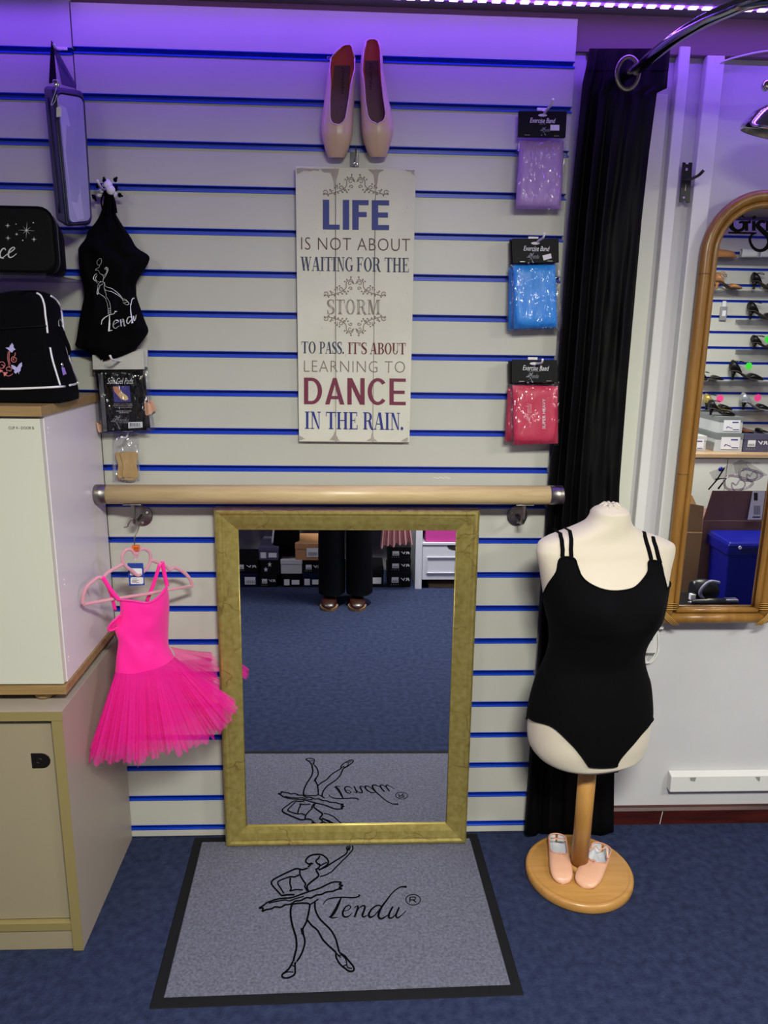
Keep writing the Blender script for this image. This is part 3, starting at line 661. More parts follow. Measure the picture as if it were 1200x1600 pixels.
# ================================================================== BARRE
m_beech = M_wood('pale_beech', '#b9a071', '#cdb68b', 7, (1, 9, 9), .35)
br = thing('ballet_barre', 'pale round wooden barre with steel end caps mounted on brackets', 'barre', (.61, 0, 1.08))
z = 1.081; y = -.08; bx0, bx1 = P(168, 773, y).x, P(858, 773, y).x; ex0, ex1 = P(147, 773, y).x, P(879, 773, y).x
zl, zr = 1.0785, 1.083; zz = lambda x: lerp(zl, zr, (x-bx0)/(bx1-bx0))
obj('rail', MB().tube([(bx0, y, zz(bx0)), (bx1, y, zz(bx1))], .0252, 28), m_beech, br)
for a, b in ((bx0, max(ex0, .002)), (bx1, ex1)):
    obj('end_cap', MB().tube([(a, y, zz(a)), (lerp(a, b, .94), y, zz(a)), (b, y, zz(b))], [.0256, .0256, .0248], 40), m_steel, br, 'brushed steel end cap')
for px, sx in ((222, 1), (808, -1)):
    c = P(px, 806, -.004); k = thing  # plate on the wall, arm to the rail
    xs = c.x
    pl = obj('bracket', MB().lathe([(0, 0), (.028, 0), (.0285, -.004), (.026, -.006), (0, -.006)][::-1], (xs, -.0005, c.z), 28, (0, 1, 0)), m_steel, br, 'round steel wall bracket')
    for a in (.6, 2.7, 4.8): obj('screw', MB().cyl((xs+.018*cos(a), -.0064, c.z+.018*sin(a)), (xs+.018*cos(a), -.0085, c.z+.018*sin(a)), .0033, 8), m_chrome, pl)
    obj('bracket_arm', MB().tube(catmull([(xs, -.006, c.z), (xs, -.04, c.z-.004), (xs, -.065, c.z-.004), (xs, -.078, c.z+.006), (xs, -.08, c.z+.02), (xs, -.08, zz(xs)-.026)], 5), .0062, 12), m_steel, pl)
    obj('saddle', MB().box(xs-.024, xs+.024, -.092, -.068, zz(xs)-.0275, zz(xs)-.024), m_steel, pl, bevel=.0015)

# ================================================================== helpers for soft goods
def pillow(TL, TR, BR, BL, Yb, th, nu=14, nv=18, wob=0, p=5, back=True, seed=0, ylr=(0, 0), ytb=(0, 0)):
    def px(u, v):
        a = (lerp(TL[0], TR[0], u), lerp(TL[1], TR[1], u)); b = (lerp(BL[0], BR[0], u), lerp(BL[1], BR[1], u))
        return lerp(a[0], b[0], v), lerp(a[1], b[1], v)
    def f(u, v):
        e = (1-abs(2*u-1)**p)*(1-abs(2*v-1)**p); Y = Yb+lerp(ylr[0], ylr[1], u)+lerp(ytb[0], ytb[1], v)
        d = th*min(1, e*1.6)
        if wob: d += wob*min(1, e*3)*(mnoise.noise(Vector((u*7+seed, v*3, seed)))+.6*mnoise.noise(Vector((u*15+seed, v*6, 3))))
        return P(*px(u, v), Y-max(d, 0))
    m = MB().grid(f, nu, nv)
    if back: m.add([P(*px(u, v), Yb+lerp(ylr[0], ylr[1], u)+lerp(ytb[0], ytb[1], v)) for u, v in ((0, 0), (1, 0), (1, 1), (0, 1))], [(3, 2, 1, 0)])
    return m
def slab(pts, Y, th, ys=None):
    ys = ys or [Y]*len(pts)
    return MB().prism([P(a, b, y) for (a, b), y in zip(pts, ys)], (0, th, 0))
def loftrows(rows, n=28, fold=0, seed=0, e=1.0, fk=5):
    """rows: (py, xl, xr, Ycentre, half depth)"""
    rings = []
    for i, (py, xl, xr, Yc, dp) in enumerate(rows):
        r = []
        for k in range(n):
            a = 2*pi*k/n; s_, c_ = sin(a), cos(a)
            sx = math.copysign(abs(s_)**e, s_); cy_ = math.copysign(abs(c_)**e, c_)
            d = dp*cy_
            if fold: d += fold*cy_*mnoise.noise(Vector((sx*fk+seed, py*.022, seed+(1 if c_ > 0 else 9))))
            r.append(P(lerp(xl, xr, .5+.5*sx), py, Yc-d))
        rings.append(r)
    return MB().loft(rings)
def smooth_rows(rows, k=3): return catmull(rows, k)
m_hookw = M('white_peg', '#e2e0e2', .35)
def peg(label, pts, base, r=.0028, sub=None):
    """pts: (px,py,Y) along the prong"""
    t = thing('slatwall_hook', label, 'hook', P(*base))
    b = P(*base); obj('hook_plate', MB().box(b.x-.013, b.x+.013, -.0045, -.0005, b.z-.004, b.z+.003), m_hookw, t, bevel=.001)
    obj('prong', MB().tube(catmull([P(*p) for p in pts], 4), r, 8), m_hookw, t)
    return t
m_clear = M_clear('clear_plastic', (.97, .97, 1), .03, .1, 20, 1)
m_card = M('black_card', '#050508', .5, spec=.15)
m_prn = M('white_print', '#d6d6da', .6); m_grprn = M('grey_print', '#7d7d86', .6)
m_sticker = M('sticker', '#c9c4cc', .5)

# ================================================================== EXERCISE BANDS
def small_logo(x, y, s, rot=0):
    o = []
    for p, w_ in DANCER[::2]: o.append(([(a, b) for a, b in ribbon([((q[0]-400)/1000*s, (q[1]-450)/1000*s) for q in p], .035*s, 2)[0]], ribbon(p, 1, 2)[1]))
    o.append(sub2(text2d('Tendu', shear=.4), lambda a, b: (s*(.12+a*.62), s*(.05-b*.34))))
    c, s_ = cos(rot), sin(rot)
    return [sub2(sh, lambda a, b: (x+a*c-b*s_, y+a*s_+b*c)) for sh in o]
def band_pack(label, hdr, band, bag, mat, Y, txt, sub, logo, hook, sticker=None, extra=None, grp='hanging exercise band packs'):
    c = P(*hdr[0], Y); t = thing('exercise_band_pack', label, 'packaged band', (c.x, 0, P(*band[2], Y).z), grp)
    bandm = pillow(*band, Y-.001, .010, wob=.0022, seed=band[0][0], ytb=(.004, -.004)); obj('exercise_band', bandm, mat, t)
    obj('bag', pillow(*bag, Y, .0165, wob=.004, seed=band[0][1], ytb=(.003, -.006), nu=22, nv=26), m_clear, t, 'crinkled clear bag')
    h = obj('header_card', slab(hdr, Y-.0125, .011, [Y-.0085, Y-.0085, Y-.0145, Y-.0145]), m_card, t, 'black header card', bevel=.0006)
    f = lambda a, b: P(a, b, lerp(Y-.0085, Y-.0145, max(0, min(1, (b-hdr[0][1])/(hdr[2][1]-hdr[0][1]))))-.0006)
    print_on('card_text', f, [tx(txt, *sub[0], shear=.35, dy=1)], m_prn, h)
    print_on('card_logo', f, ([tx(*sub[1][:1], *sub[1][1:])] if len(sub) > 1 else [])+small_logo(*logo), m_grprn, h)
    sx, sy = hook[0][0], hook[0][1]
    print_on('hang_slot', f, [quadmap(([(cos(2*pi*i/12)/2+.5, sin(2*pi*i/12)/2+.5) for i in range(12)], [tuple(range(12))]), (sx-7, sy-2.2), (sx+7, sy-2), (sx-7, sy+2.2), (sx+7, sy+2.4))], m_sticker, h)
    for q in ((hdr[3][0]+10, hdr[3][1]-2.6), (hdr[2][0]-18, hdr[2][1]-2.6)): print_on('staple', f, [rect2(q[0], q[1], q[0]+8, q[1]+.9)], m_steel, h)
    if sticker: print_on('price_sticker', lambda a, b: f(a, b)+Vector((0, -.0004, 0)), [poly2(sticker)], m_sticker, h, 'pale price sticker')
    return t, bandm
m_bp = M('purple_latex', '#a480c4', .5, bump=.15, bscale=60, stretch=(6, 1, 1)); m_bb = M('blue_latex', '#2a8ae0', .42, bump=.15, bscale=60, stretch=(6, 1, 1)); m_br = M('red_latex', '#bf2f50', .5, bump=.15, bscale=60, stretch=(6, 1, 1))
band_pack('purple exercise band in clear bag, uppermost of the three packs', [(811, 173), (886, 174), (883.7, 214.5), (810, 213)], [(811.5, 220), (881, 221.5), (876, 327), (805.5, 327)], [(809, 212), (886, 214), (881, 329), (800, 328)], m_bp, -.030, 'Exercise Band', [(828, 184, 868, 191.5), ('HEAVY', 842.5, 193, 853, 194.6)], (848, 205, 16), [(848, 180)], [(860, 195), (874, 195.2), (873.8, 204), (859.8, 203.8)])
peg('white hook holding the purple exercise band', [(849, 171, -.002), (848.5, 179, -.02), (855, 171, -.07), (861.5, 163, -.11), (864.5, 154.5, -.125)], (847, 171, -.001))
band_pack('blue exercise band in clear bag hanging behind the front blue one', [(797, 374), (868, 374.5), (868, 412), (798, 412)], [(795.5, 418), (861, 417), (864, 514), (794, 515.5)], [(793, 412), (872, 412), (874, 517), (791, 517)], m_bb, -.022, 'Exercise Band', [(813, 385, 854, 392)], (828, 404, 18), [(836, 381)])
band_pack('blue exercise band in clear bag, front middle pack with tilted price sticker', [(801.3, 372.7), (873, 373), (873.3, 410), (802.4, 411)], [(801.3, 413.5), (867.7, 413), (870.4, 511), (802.7, 514)], [(799, 409), (873, 409), (879, 513), (799.5, 516.5)], m_bb, -.048, 'Exercise Band', [(818, 384, 859, 391.5), ('HEAVY', 832, 392.2, 842, 393.8)], (828, 403, 20), [(836.7, 380)], [(847.3, 399.3), (860.7, 396), (862, 403.3), (849.6, 407)])
peg('white hook holding the blue exercise bands', [(836, 373, -.002), (836, 380, -.025), (842, 376, -.07), (849, 371, -.115), (850.7, 363.5, -.125)], (833, 372, -.001))
band_pack('pink-red exercise band in clear bag hanging behind the front red one', [(795, 564), (865, 564), (866, 600), (796, 600)], [(793.5, 606), (865, 605), (866, 691), (789, 690)], [(792, 600), (869, 600), (869, 694), (786, 693)], m_br, -.022, 'Exercise Band', [(812, 572, 853, 580)], (828, 592, 18), [(834, 569)])
t, bm_ = band_pack('pink-red exercise band lettered SUPER HEAVY, front of the lowest packs', [(801, 562), (870.4, 562.7), (871.7, 597.3), (801, 598)], [(800.5, 602), (872, 603.5), (871.7, 693), (802.7, 695.3)], [(798, 596), (874, 597), (873, 696), (798, 697)], m_br, -.050, 'Exercise Band', [(816.7, 570.7, 858, 578.5), ('SUPER HEAVY', 825, 579.4, 846, 580.9)], (827, 590, 20), [(834.7, 568)])
fm = onto(bm_, .0012)
sv = text2d('SUPER HEAVY', off=.01)
bo = [o for o in t.children if o.name.startswith('exercise_band')][0]
print_on('band_lettering', fm, [([(847.3+(1-v)*4.8, 670-u*47) for u, v in sv[0]], sv[1])], m_prn, bo, 'white lettering SUPER HEAVY')
print_on('band_logo', fm, small_logo(829, 653, 30, -pi/2), M('pink_print', '#e79bab', .6), bo)
peg('white hook holding the red exercise bands', [(834, 561, -.002), (834.5, 568, -.03), (840, 568, -.07), (846, 567, -.11), (848, 561.5, -.122)], (832, 560, -.001))
m_mark = M('scuff', '#d6d6cf', .6)
print_on('scuff', onY(-.0006), [rect2(677+i*3, 745+(i % 3)*.8, 679.5+i*3, 746.5+(i % 3)*.8) for i in range(9)], m_mark, wall_back.children[0])

# ================================================================== LEFT: GEL PAD PACKS
m_gel = M('beige_gel', '#b89a68', .4, c2='#a98a58', nscale=30); m_gel2 = M('pink_gel', '#c99a80', .4)
def gel_pack(label, dx, dy, Y, front):
    o = lambda l: [(a+dx, b+dy) for a, b in l]
    t = thing('gel_pad_pack', label, 'packaged pads', (P(185+dx, 620, Y).x, 0, P(190, 675, Y).z), 'soft gel pad packs')
    card = slab(o([(150, 579), (220, 579), (229, 672), (160.6, 675)]), Y-.006, .003); obj('inner_card', card, m_card, t, 'black printed card')
    h = obj('header_card', slab(o([(144, 555), (224, 548), (225, 577), (145, 577.5)]), Y-.011, .009), M('white_card', '#b9b7b4', .5), t, 'white header card', bevel=.0006)
    obj('bag', pillow(*o([(146, 574), (226, 574), (237, 676), (153, 680)]), Y+.002, .0135, wob=.004, seed=5+dx, nu=22, nv=26), m_clear, t, 'crinkled clear bag')
    f = lambda a, b: P(a+dx, b+dy, Y-.0066)
    for q in ([(221, 625), (235, 632), (238, 645), (230, 650), (224, 645)], [(150, 660), (158, 664), (159, 676), (153, 675)]):
        obj('gel_pad', slab(o(q), Y-.002, .004), m_gel2, t, 'pinkish gel pad', bevel=.001)
    ic = t.children[0]
    print_on('card_stripe', f, [poly2([(153, 584), (160.6, 584), (167.5, 674), (161, 674.4)])], M('grey_stripe', '#55555c', .5), ic)
    print_on('card_photo', f, [poly2([(176, 603.5), (202.5, 603), (204.3, 628), (178.5, 629)])], M('photo_violet', '#3d3a86', .5), ic)
    g = lambda a, b: f(a, b)+Vector((0, -.0004, 0))
    print_on('photo_foot', g, [poly2([(176.5, 604), (184, 604), (190, 612), (199, 619), (201, 624), (196, 626), (189, 624), (184, 618), (179, 612)])], M('skin_print', '#c98a6a', .5), ic)
    print_on('photo_pad', lambda a, b: g(a, b)+Vector((0, -.0003, 0)), [poly2([(186, 613), (192, 614), (199, 619), (200.5, 624), (196, 625.5), (190, 623), (186, 618)])], M('pad_print', '#d8c08a', .5), ic)
    print_on('card_text', f, [tx('Soft Gel Pads', 167.5, 590.5, 208, 600, shear=.35)]+[tx(s, x0, y, x1, y+1.7) for s, x0, x1, y in (('designed to cushion and protect', 178, 207, 630.5), ('the ball of the foot in every', 177, 207, 633), ('shoe while dancing all day', 179, 206, 635.5), ('WASHABLE AND REUSABLE PADS', 181, 205, 641.5), ('ONE PAIR PER PACK', 186, 201, 644))], m_prn, ic)
    print_on('card_logo', f, small_logo(180, 660, 28), m_grprn, ic)
    print_on('barcode_label', f, [poly2([(200.5, 659.6), (222.5, 659), (223, 668), (200.5, 669.5)])], m_prn, ic, 'white barcode label')
    print_on('barcode', g, [rect2(203+i*1.25, 661, 203+i*1.25+random.choice((.4, .8)), 666.5) for i in range(13)], m_card, ic)
    return t
gel_pack('soft gel pads pack partly hidden behind the front one', 5.5, -3.5, -.018, False)
gel_pack('soft gel pads in clear bag with black card and white header, front pack', 0, 0, -.040, True)
peg('white hook holding the soft gel pads', [(195, 560, -.004), (192, 564, -.03), (182, 563, -.08), (175, 561.5, -.11), (172, 555.5, -.12)], (197, 551, -.001))
sm = thing('gel_pad_bag', 'small clear bag with two tan gel pads hanging above the barre', 'packaged pads', P(195, 752, -.02))
def pad(dx, Y): 
    pts = catmull([(188+dx, 708), (201+dx, 706.5), (214+dx, 707), (214.5+dx, 716), (213+dx, 727), (215.5+dx, 739), (213+dx, 748), (203+dx, 750.5), (193+dx, 748), (191+dx, 738), (192.5+dx, 727), (189+dx, 716)], 3, True)
    return slab(pts, Y, .004)
obj('gel_pad', pad(-8, -.018), m_gel, sm, bevel=.0012); obj('gel_pad', pad(0, -.024), m_gel, sm, bevel=.0012)
obj('bag', pillow((175, 678), (217, 676), (219, 752), (176, 753), -.012, .017, wob=.004, seed=2), m_clear, sm, 'clear bag')
peg('clear-tipped hook holding the small gel pad bag', [(200, 674, -.003), (199, 680, -.02), (196, 684, -.05), (190, 683, -.08)], (200, 672, -.001))

# ================================================================== CAMISOLE on hook
m_blk = M('black_jersey', '#030306', .9, bump=.2, bscale=700, spec=.1)
R_ = [(296, 162, 176, .011), (310, 162.5, 178, .012), (331, 158, 180, .018), (348, 149, 189, .024), (360, 138, 197, .027), (372, 134, 205, .03), (387, 123, 214, .032), (398, 122.5, 231, .032), (406, 123, 233.5, .032), (418, 124, 228, .032), (440, 128, 214, .032), (455, 131, 213, .032), (465, 131, 214, .032), (480, 128, 219, .033), (500, 124, 226, .034), (517, 121.5, 232, .034), (530, 119.5, 225, .033), (541, 118, 216, .032), (549, 134, 209, .028), (558, 150, 188, .022), (565, 158, 163, .012)]
cm = thing('camisole', 'black dance top with white line-drawn dancer print hanging on a white hook', 'clothing', P(170, 565, -.04))
rows = smooth_rows([(a, b, c, -.014-d*1.15, d) for a, b, c, d in R_], 3)
cmb = loftrows(rows, 40, fold=.034, seed=3, fk=4.2); body = obj('cloth', cmb, m_blk, cm)
for q in ([(164, 298), (158, 315), (163, 335)], [(172, 297), (178, 315), (181, 333)], [(168, 297), (169, 316), (167, 338)]):
    obj('strap', MB().tube(catmull([P(a, b, -.05) for a, b in q], 4), .004, 8, flat=.4), m_blk, cm)
fm = onto(cmb, .0018)
def T5(l): return [(110+a/5, 260+b/5) for a, b in l]
D2 = [[(225,722),(243,718),(248,740),(240,765),(222,770),(212,750),(222,725)],[(235,768),(228,790),(205,800),(200,810),(222,812),(235,835)],[(210,835),(188,850),(178,880),(195,900),(222,915)],[(214,845),(194,872),(200,893),(232,905)],[(235,835),(250,850),(255,870),(245,905)],[(262,800),(275,785),(297,800),(290,830),(265,860),(250,880)],[(268,800),(282,805),(280,825),(258,850)],[(275,785),(288,815),(296,820)],[(240,900),(215,940),(205,990),(215,998),(235,940),(246,915)],[(235,925),(222,960),(212,990)],[(225,990),(255,1015),(290,1060),(300,1120),(300,1148)],[(262,960),(275,1000),(310,1060),(318,1110),(322,1150)],[(297,1110),(320,1112)],[(298,1125),(322,1128)],[(298,1148),(305,1155),(320,1152)],[(300,1135),(312,1142),(322,1138)],[(250,900),(275,935),(330,960),(370,990),(410,1040)],[(262,905),(262,960),(320,980),(380,1015),(410,1050)],[(405,1040),(425,1035),(450,1060),(458,1075),(440,1080),(410,1058)],[(415,1050),(430,1045)],[(425,1065),(445,1062)]]
T2 = [([(245,1235),(250,1205),(275,1180),(310,1160),(345,1150),(355,1130)],[6,7,7,6,7,9]),([(310,1162),(305,1230),(298,1280)],[6,12,13]),([(292,1284),(325,1278)],[7,5]),([(345,1235),(370,1215),(362,1200),(345,1215),(340,1250),(360,1265),(378,1245)],[4,5,6,9,9,6,3]),([(385,1195),(392,1250)],[8,9]),([(392,1225),(410,1195),(420,1200),(425,1245),(435,1235)],[3,6,9,8,3]),([(480,1180),(458,1178),(444,1210),(457,1226),(482,1190)],[5,6,9,7,6]),([(495,1030),(478,1040),(470,1090),(472,1160),(485,1225)],[9,6,5,8,7]),([(490,1170),(495,1205),(510,1190),(512,1160)],[8,8,4,4])]
print_on('printed_logo', fm, [ribbon(T5(p), .75, 4) for p in D2]+[ribbon(T5(p), [w_/5 for w_ in ws], 5) for p, ws in T2], M('white_cloth_print', '#e4e4ec', .8), body, 'white printed dancer outline and script lettering')
peg('white hook holding the black dance top', [(166, 294, -.004), (163, 297, -.03), (158, 293, -.07), (155, 288, -.1), (152.5, 281.5, -.11)], (168, 290, -.001))
pf = thing('bobble_tie', 'bunch of white bobbles with black elastic knots on the upper left hook', 'hair tie', P(170, 300, -.05))
m_bob = M('white_bobble', '#d8d4e0', .7)
for x, y, rx, rz, Y in ((155, 303, .009, .009, -.04), (158, 299, .006, .006, -.045), (169, 289, .011, .010, -.045), (173, 297, .011, .011, -.055), (177, 304, .010, .009, -.04), (168, 284, .007, .006, -.035)):
    obj('bobble', MB().ell(P(x, y, Y), (rx, .008, rz)), m_bob, pf)
for x, y, q in ((163, 282, [(162, 277)]), (180, 281, [(183, 277)]), (147, 308, [(144, 305), (150, 314)]), (187, 305, [(192, 307)]), (181, 295, [(183, 291)]), (153, 290, [(151, 294)])):
    mb = MB().ell(P(x, y, -.045), (.005, .005, .0055), 8, 6)
    for a, b in q: mb.tube([P(x, y, -.045), P((x+a)/2, (y+b)/2-.5, -.046), P(a, b, -.045)], [.0028, .0022, .0026], 6)
    obj('knot', mb, m_blk, pf, 'black elastic knot')

# ================================================================== NAVY SHOE BAG with clear window
m_nv = M('navy_nylon', '#0a0c38', .5, sheen=.05, bump=.1, bscale=500); m_win = M('lilac_window', '#8a86ac', .25, c2='#9a98bb', nscale=4, coat=.5)
sb = thing('shoe_bag', 'tall navy zipped shoe bag with lilac window hanging from a strap', 'bag', P(120, 358, -.06))
F = [(81, 134, -.150), (131, 143, -.075), (143.5, 351, -.075), (104, 356, -.150)]; Bk = [(67, 134, -.085), (120, 140, -.008), (135, 348, -.008), (87, 345, -.085)]
fp = [P(*q) for q in F]; bp_ = [P(*q) for q in Bk]
obj('body', MB().hexa([bp_[3], bp_[2], fp[2], fp[3], bp_[0], bp_[1], fp[1], fp[0]]), m_nv, sb, bevel=.009, seg=4)
def bil(q, u, v): return (q[0]*(1-u)+q[1]*u)*(1-v)+(q[3]*(1-u)+q[2]*u)*v
nrm = (fp[1]-fp[0]).cross(fp[3]-fp[0]).normalized(); nrm = nrm if nrm.y < 0 else -nrm
def rr(u0, u1, v0, v1, ru, rv, n=5):
    o = []
    for cu, cv, a0 in ((u1-ru, v0+rv, -pi/2), (u1-ru, v1-rv, 0), (u0+ru, v1-rv, pi/2), (u0+ru, v0+rv, pi)):
        for i in range(n+1): a = a0+pi/2*i/n; o.append((cu+ru*cos(a), cv+rv*sin(a)))
    return o
wpts = [bil(fp, u, v)+nrm*.0008 for u, v in rr(.12, .93, .05, .965, .16, .04)]
obj('window', MB().prism(wpts, tuple(nrm*.0015)), m_win, sb, 'translucent lilac window')
obj('window_sheen', MB().prism([bil(fp, u, v)+nrm*.0026 for u, v in ((.14, .12), (.36, .14), (.50, .35), (.60, .7), (.66, .95), (.40, .955), (.22, .8), (.15, .5))], tuple(nrm*.0004)), M('lilac_sheen', '#a9a4c6', .35), sb, 'lighter lilac patch, a sheen painted on the window')  # lighter patch paints a sheen onto the window
obj('piping', MB().tube([p+nrm*.001 for p in [bil(fp, u, v) for u, v in rr(.09, .96, .035, .98, .18, .045)]], .0026, 6, True), m_nv, sb)
obj('piping', MB().tube([bil([lerp(a, b, .5) for a, b in zip(fp, bp_)], 0, v)+Vector((-.001, -.002, 0)) for v in [i/12 for i in range(1, 12)]], .002, 6), m_nv, sb)
a, b = P(80, 62, -.03), P(76, 128, -.10)
st = MB().prism([P(80, 62, -.035), P(84, 72, -.03), P(119, 132, -.025), P(118, 138, -.03), P(96, 132, -.06), P(90, 100, -.05)], (0, .003, 0)); obj('strap', st, m_nv, sb, 'flat navy strap looped over the hook', bevel=.0008)
st = MB().prism([P(80, 62, -.04), P(84, 75, -.05), P(88, 128, -.10), P(76, 130, -.10), P(78, 95, -.06)], (0, .003, 0)); obj('strap', st, m_blk, sb, bevel=.0008)
zp = P(88, 131, -.155); obj('zip_slider', MB().box(zp.x-.007, zp.x+.007, zp.y-.003, zp.y+.003, zp.z-.007, zp.z+.008), m_chrome, sb, 'silver zip slider', bevel=.002)
obj('tag_string', MB().tube(catmull([P(90, 124, -.158), P(88, 138, -.16), P(80, 164, -.16), P(86, 158, -.161), P(89, 148, -.161), P(91, 168, -.161)], 5), .0006, 5), m_prn, sb)
obj('price_tag', slab([(88, 168), (93, 166), (95.5, 169), (95.5, 182), (88, 183)], -.162, .001), m_prn, sb, 'small white price tag', bevel=.0003)
pg = peg('white hook holding the navy shoe bag', [(97, 76, -.004), (92, 77, -.03), (86, 74, -.06), (84, 68, -.065)], (97, 76, -.001))

# ================================================================== VANITY CASE on clear shelf
m_case = M('black_case_cloth', '#040505', .7, bump=.25, bscale=500, spec=.15)
vc = thing('vanity_case', 'black vanity case with embroidered silver stars and script on the clear shelf', 'bag', P(30, 428, -.15))
yf, yb = -.255, -.03
lx = -.42; tz, bz = P(60, 324, yf).z, P(60, 427, yf).z; rx = P(88, 400, yf).x; rxb = P(103, 408, yb).x
def rrect(x0, x1, z0, z1, r, y, n=5, tz_=None):
    o = []
    for cx_, cz_, a0 in ((x1-r, z1-r, 0), (x0+r, z1-r, pi/2), (x0+r, z0+r, pi), (x1-r, z0+r, 3*pi/2)):
        for i in range(n+1): a = a0+pi/2*i/n; o.append(Vector((cx_+r*cos(a), y, cz_+r*sin(a))))
    return o
rA = rrect(lx, rx, bz, tz, .03, yf); rB = rrect(lx, rxb, bz, tz-.012, .03, yb)
rA0 = rrect(lx+.006, rx-.006, bz+.006, tz-.006, .026, yf-.006)
cmb = MB().loft([rA0, rA, [lerp(a, b, .5)+Vector((.004, 0, 0)) for a, b in zip(rA, rB)], rB]); bd = obj('body', cmb, m_case, vc)
obj('piping', MB().tube([p+Vector((0, -.001, 0)) for p in rA], .0022, 6, True), m_blk, vc)
obj('zip', MB().tube([lerp(a, b, .22)+Vector((.0015, 0, .0005)) for a, b in zip(rA, rB)], .0022, 6, True), M('zip_tape', '#24242a', .5), vc, 'black zip around the side')
f = lambda a, b: P(a, b, yf-.0068)
m_sil = M('silver_thread', '#b9bcbf', .5)
def star(x, y, r, arms=4, w_=.8): 
    o = []
    for i in range(arms):
        a = pi*i/arms+.06; rr_ = r*(1 if i % 2 == 0 else .62)
        o.append(poly2([(x-rr_*cos(a), y-rr_*sin(a)), (x-w_/2*sin(a), y+w_/2*cos(a)), (x+rr_*cos(a), y+rr_*sin(a)), (x+w_/2*sin(a), y-w_/2*cos(a))]))
    return o
ss = star(41.5, 360, 14)+star(12, 352.5, 4.5)+star(12.5, 372, 4.8)+star(26, 366, 3)+star(53, 374, 4.5)+[disc2(52, 348, 1), disc2(35.5, 375.5, 1), disc2(25, 350, .8), disc2(41.5, 360, 1.5)]
sc_ = [ribbon([(-14, 402), (-6, 398), (0, 402), (6, 404)], [1.2, 1.6, 1.6, 1]), ribbon([(9, 391), (7, 388), (3, 390), (0, 396), (1, 402), (5, 402), (10, 398)], [1.2, 1.6, 2, 2.2, 2, 1.4, 1.2]), ribbon([(10, 398), (19, 392), (23, 388), (20, 386.5), (15, 391), (13, 398), (15, 402), (20, 401), (26, 396)], [1.2, 1.6, 1.6, 1.6, 2.2, 2.4, 2, 1.4, .9])]
print_on('embroidery', f, ss+sc_, m_sil, bd, 'silver embroidered stars and script')
sf = thing('display_shelf', 'clear acrylic shelf clipped to the boards under the vanity case', 'shelf', P(30, 430, -.1))
zz0 = bz-.0005
obj('shelf_plate', MB().box(-.5, P(72, 432, -.27).x, -.272, -.002, zz0-.0045, zz0), M_clear('acrylic_violet', (.78, .76, .88), .12, .04, 3, .05), sf, bevel=.001)
obj('shelf_lip', MB().box(-.5, P(72, 432, -.27).x, -.272, -.268, zz0-.012, zz0-.0046), MATS['acrylic_violet'], sf)
obj('shelf_clip', MB().box(-.3, -.28, -.02, -.001, zz0-.016, zz0-.005), MATS['acrylic_violet'], sf)

# ================================================================== HOLDALL on cabinet
hb = thing('holdall', 'black holdall with white piping and pink butterfly motif on the cabinet top', 'bag', (-.15, -.2, 1.3335))
yf, yb = -.318, -.05; z0_ = 1.334
def prof_h(y, dx, dz):
    top = [(-.62, 1.47), (-.5, 1.515), (-.33, 1.52), (P(22, 458, y).x+dx, P(22, 454, yf).z+dz), (P(32, 462, y).x+dx, P(32, 461, yf).z+dz), (P(45, 457, y).x+dx, P(45, 457, yf).z+dz), (P(56, 459, y).x+dx, P(56, 459, yf).z+dz), (P(63, 470, y).x+dx, P(63, 468, yf).z+dz), (P(68, 495, y).x+dx, P(68, 495, yf).z+dz), (P(77, 548, y).x+dx, P(77, 548, yf).z+dz), (P(92, 602, y).x+dx, z0_+.012), (P(90, 605, y).x+dx, z0_), (-.62, z0_)]
    return [Vector((a, y, b)) for a, b in top]
fr = prof_h(yf, 0, 0); md = [Vector((v.x+.012*(i > 4 and i < 12), -.21, v.z+.004*(i < 7))) for i, v in enumerate(fr)]
MDP = {3: (40, 455), 4: (50, 458), 5: (66, 456), 6: (79, 461), 7: (91, 474), 8: (97.5, 504), 9: (104, 548), 10: (121, 598), 11: (120, 602)}
BKP = {3: (52, 458), 4: (62, 460), 5: (74, 459), 6: (84, 463), 7: (93, 476), 8: (99, 506), 9: (109, 552), 10: (122, 598), 11: (121, 602)}
def ring_at(y, tab, dz):
    o = []
    for i, v in enumerate(fr):
        if i in tab: p = P(*tab[i], y); o.append(Vector((p.x, y, z0_+.012 if i == 10 else (z0_ if i == 11 else p.z))))
        else: o.append(Vector((v.x, y, v.z+(dz if i < 3 else 0))))
    return o
md = ring_at(-.2, MDP, .004); bk = ring_at(yb, BKP, -.004)
q = lambda ring: [Vector(p) for p in catmull([tuple(v) for v in ring[:-1]], 3)]+[ring[-1]]
mb = MB().loft([[lerp(v, Vector((-.3, yf, 1.42)), .03)+Vector((0, -.006, 0)) for v in q(fr)], q(fr), [v+Vector((.006, 0, 0)) for v in q([lerp(a, b, .5) for a, b in zip(fr, md)])], q(md), q(bk)])
hbd = obj('body', mb, m_blk, hb)
fh = onto(mb, .002, yf)
m_pip = M('white_piping', '#dcdce2', .5)
def on_tube(l, r=.0022, nm='piping', mt_=None, lab=None): return obj(nm, MB().tube([fh(a, b) for a, b in catmull(l, 5)], r, 6), mt_ or m_pip, hb, lab)
fo = lambda x, y: (x/7.615, 430+y/7.615)
on_tube([fo(430, 220), fo(480, 255), fo(515, 350), fo(530, 480), fo(545, 590), fo(555, 690)])
on_tube([fo(585, 860), fo(610, 990), fo(650, 1130), fo(705, 1310)])
on_tube([fo(0, 1352), fo(200, 1350), fo(500, 1338), fo(760, 1325)], .0026)
on_tube([fo(600, 255), fo(670, 310), fo(715, 400), fo(735, 560), fo(750, 700), fo(800, 940), fo(860, 1120), fo(912, 1265)])
on_tube([fo(820, 1310), fo(880, 1300), fo(932, 1275)], .0026)
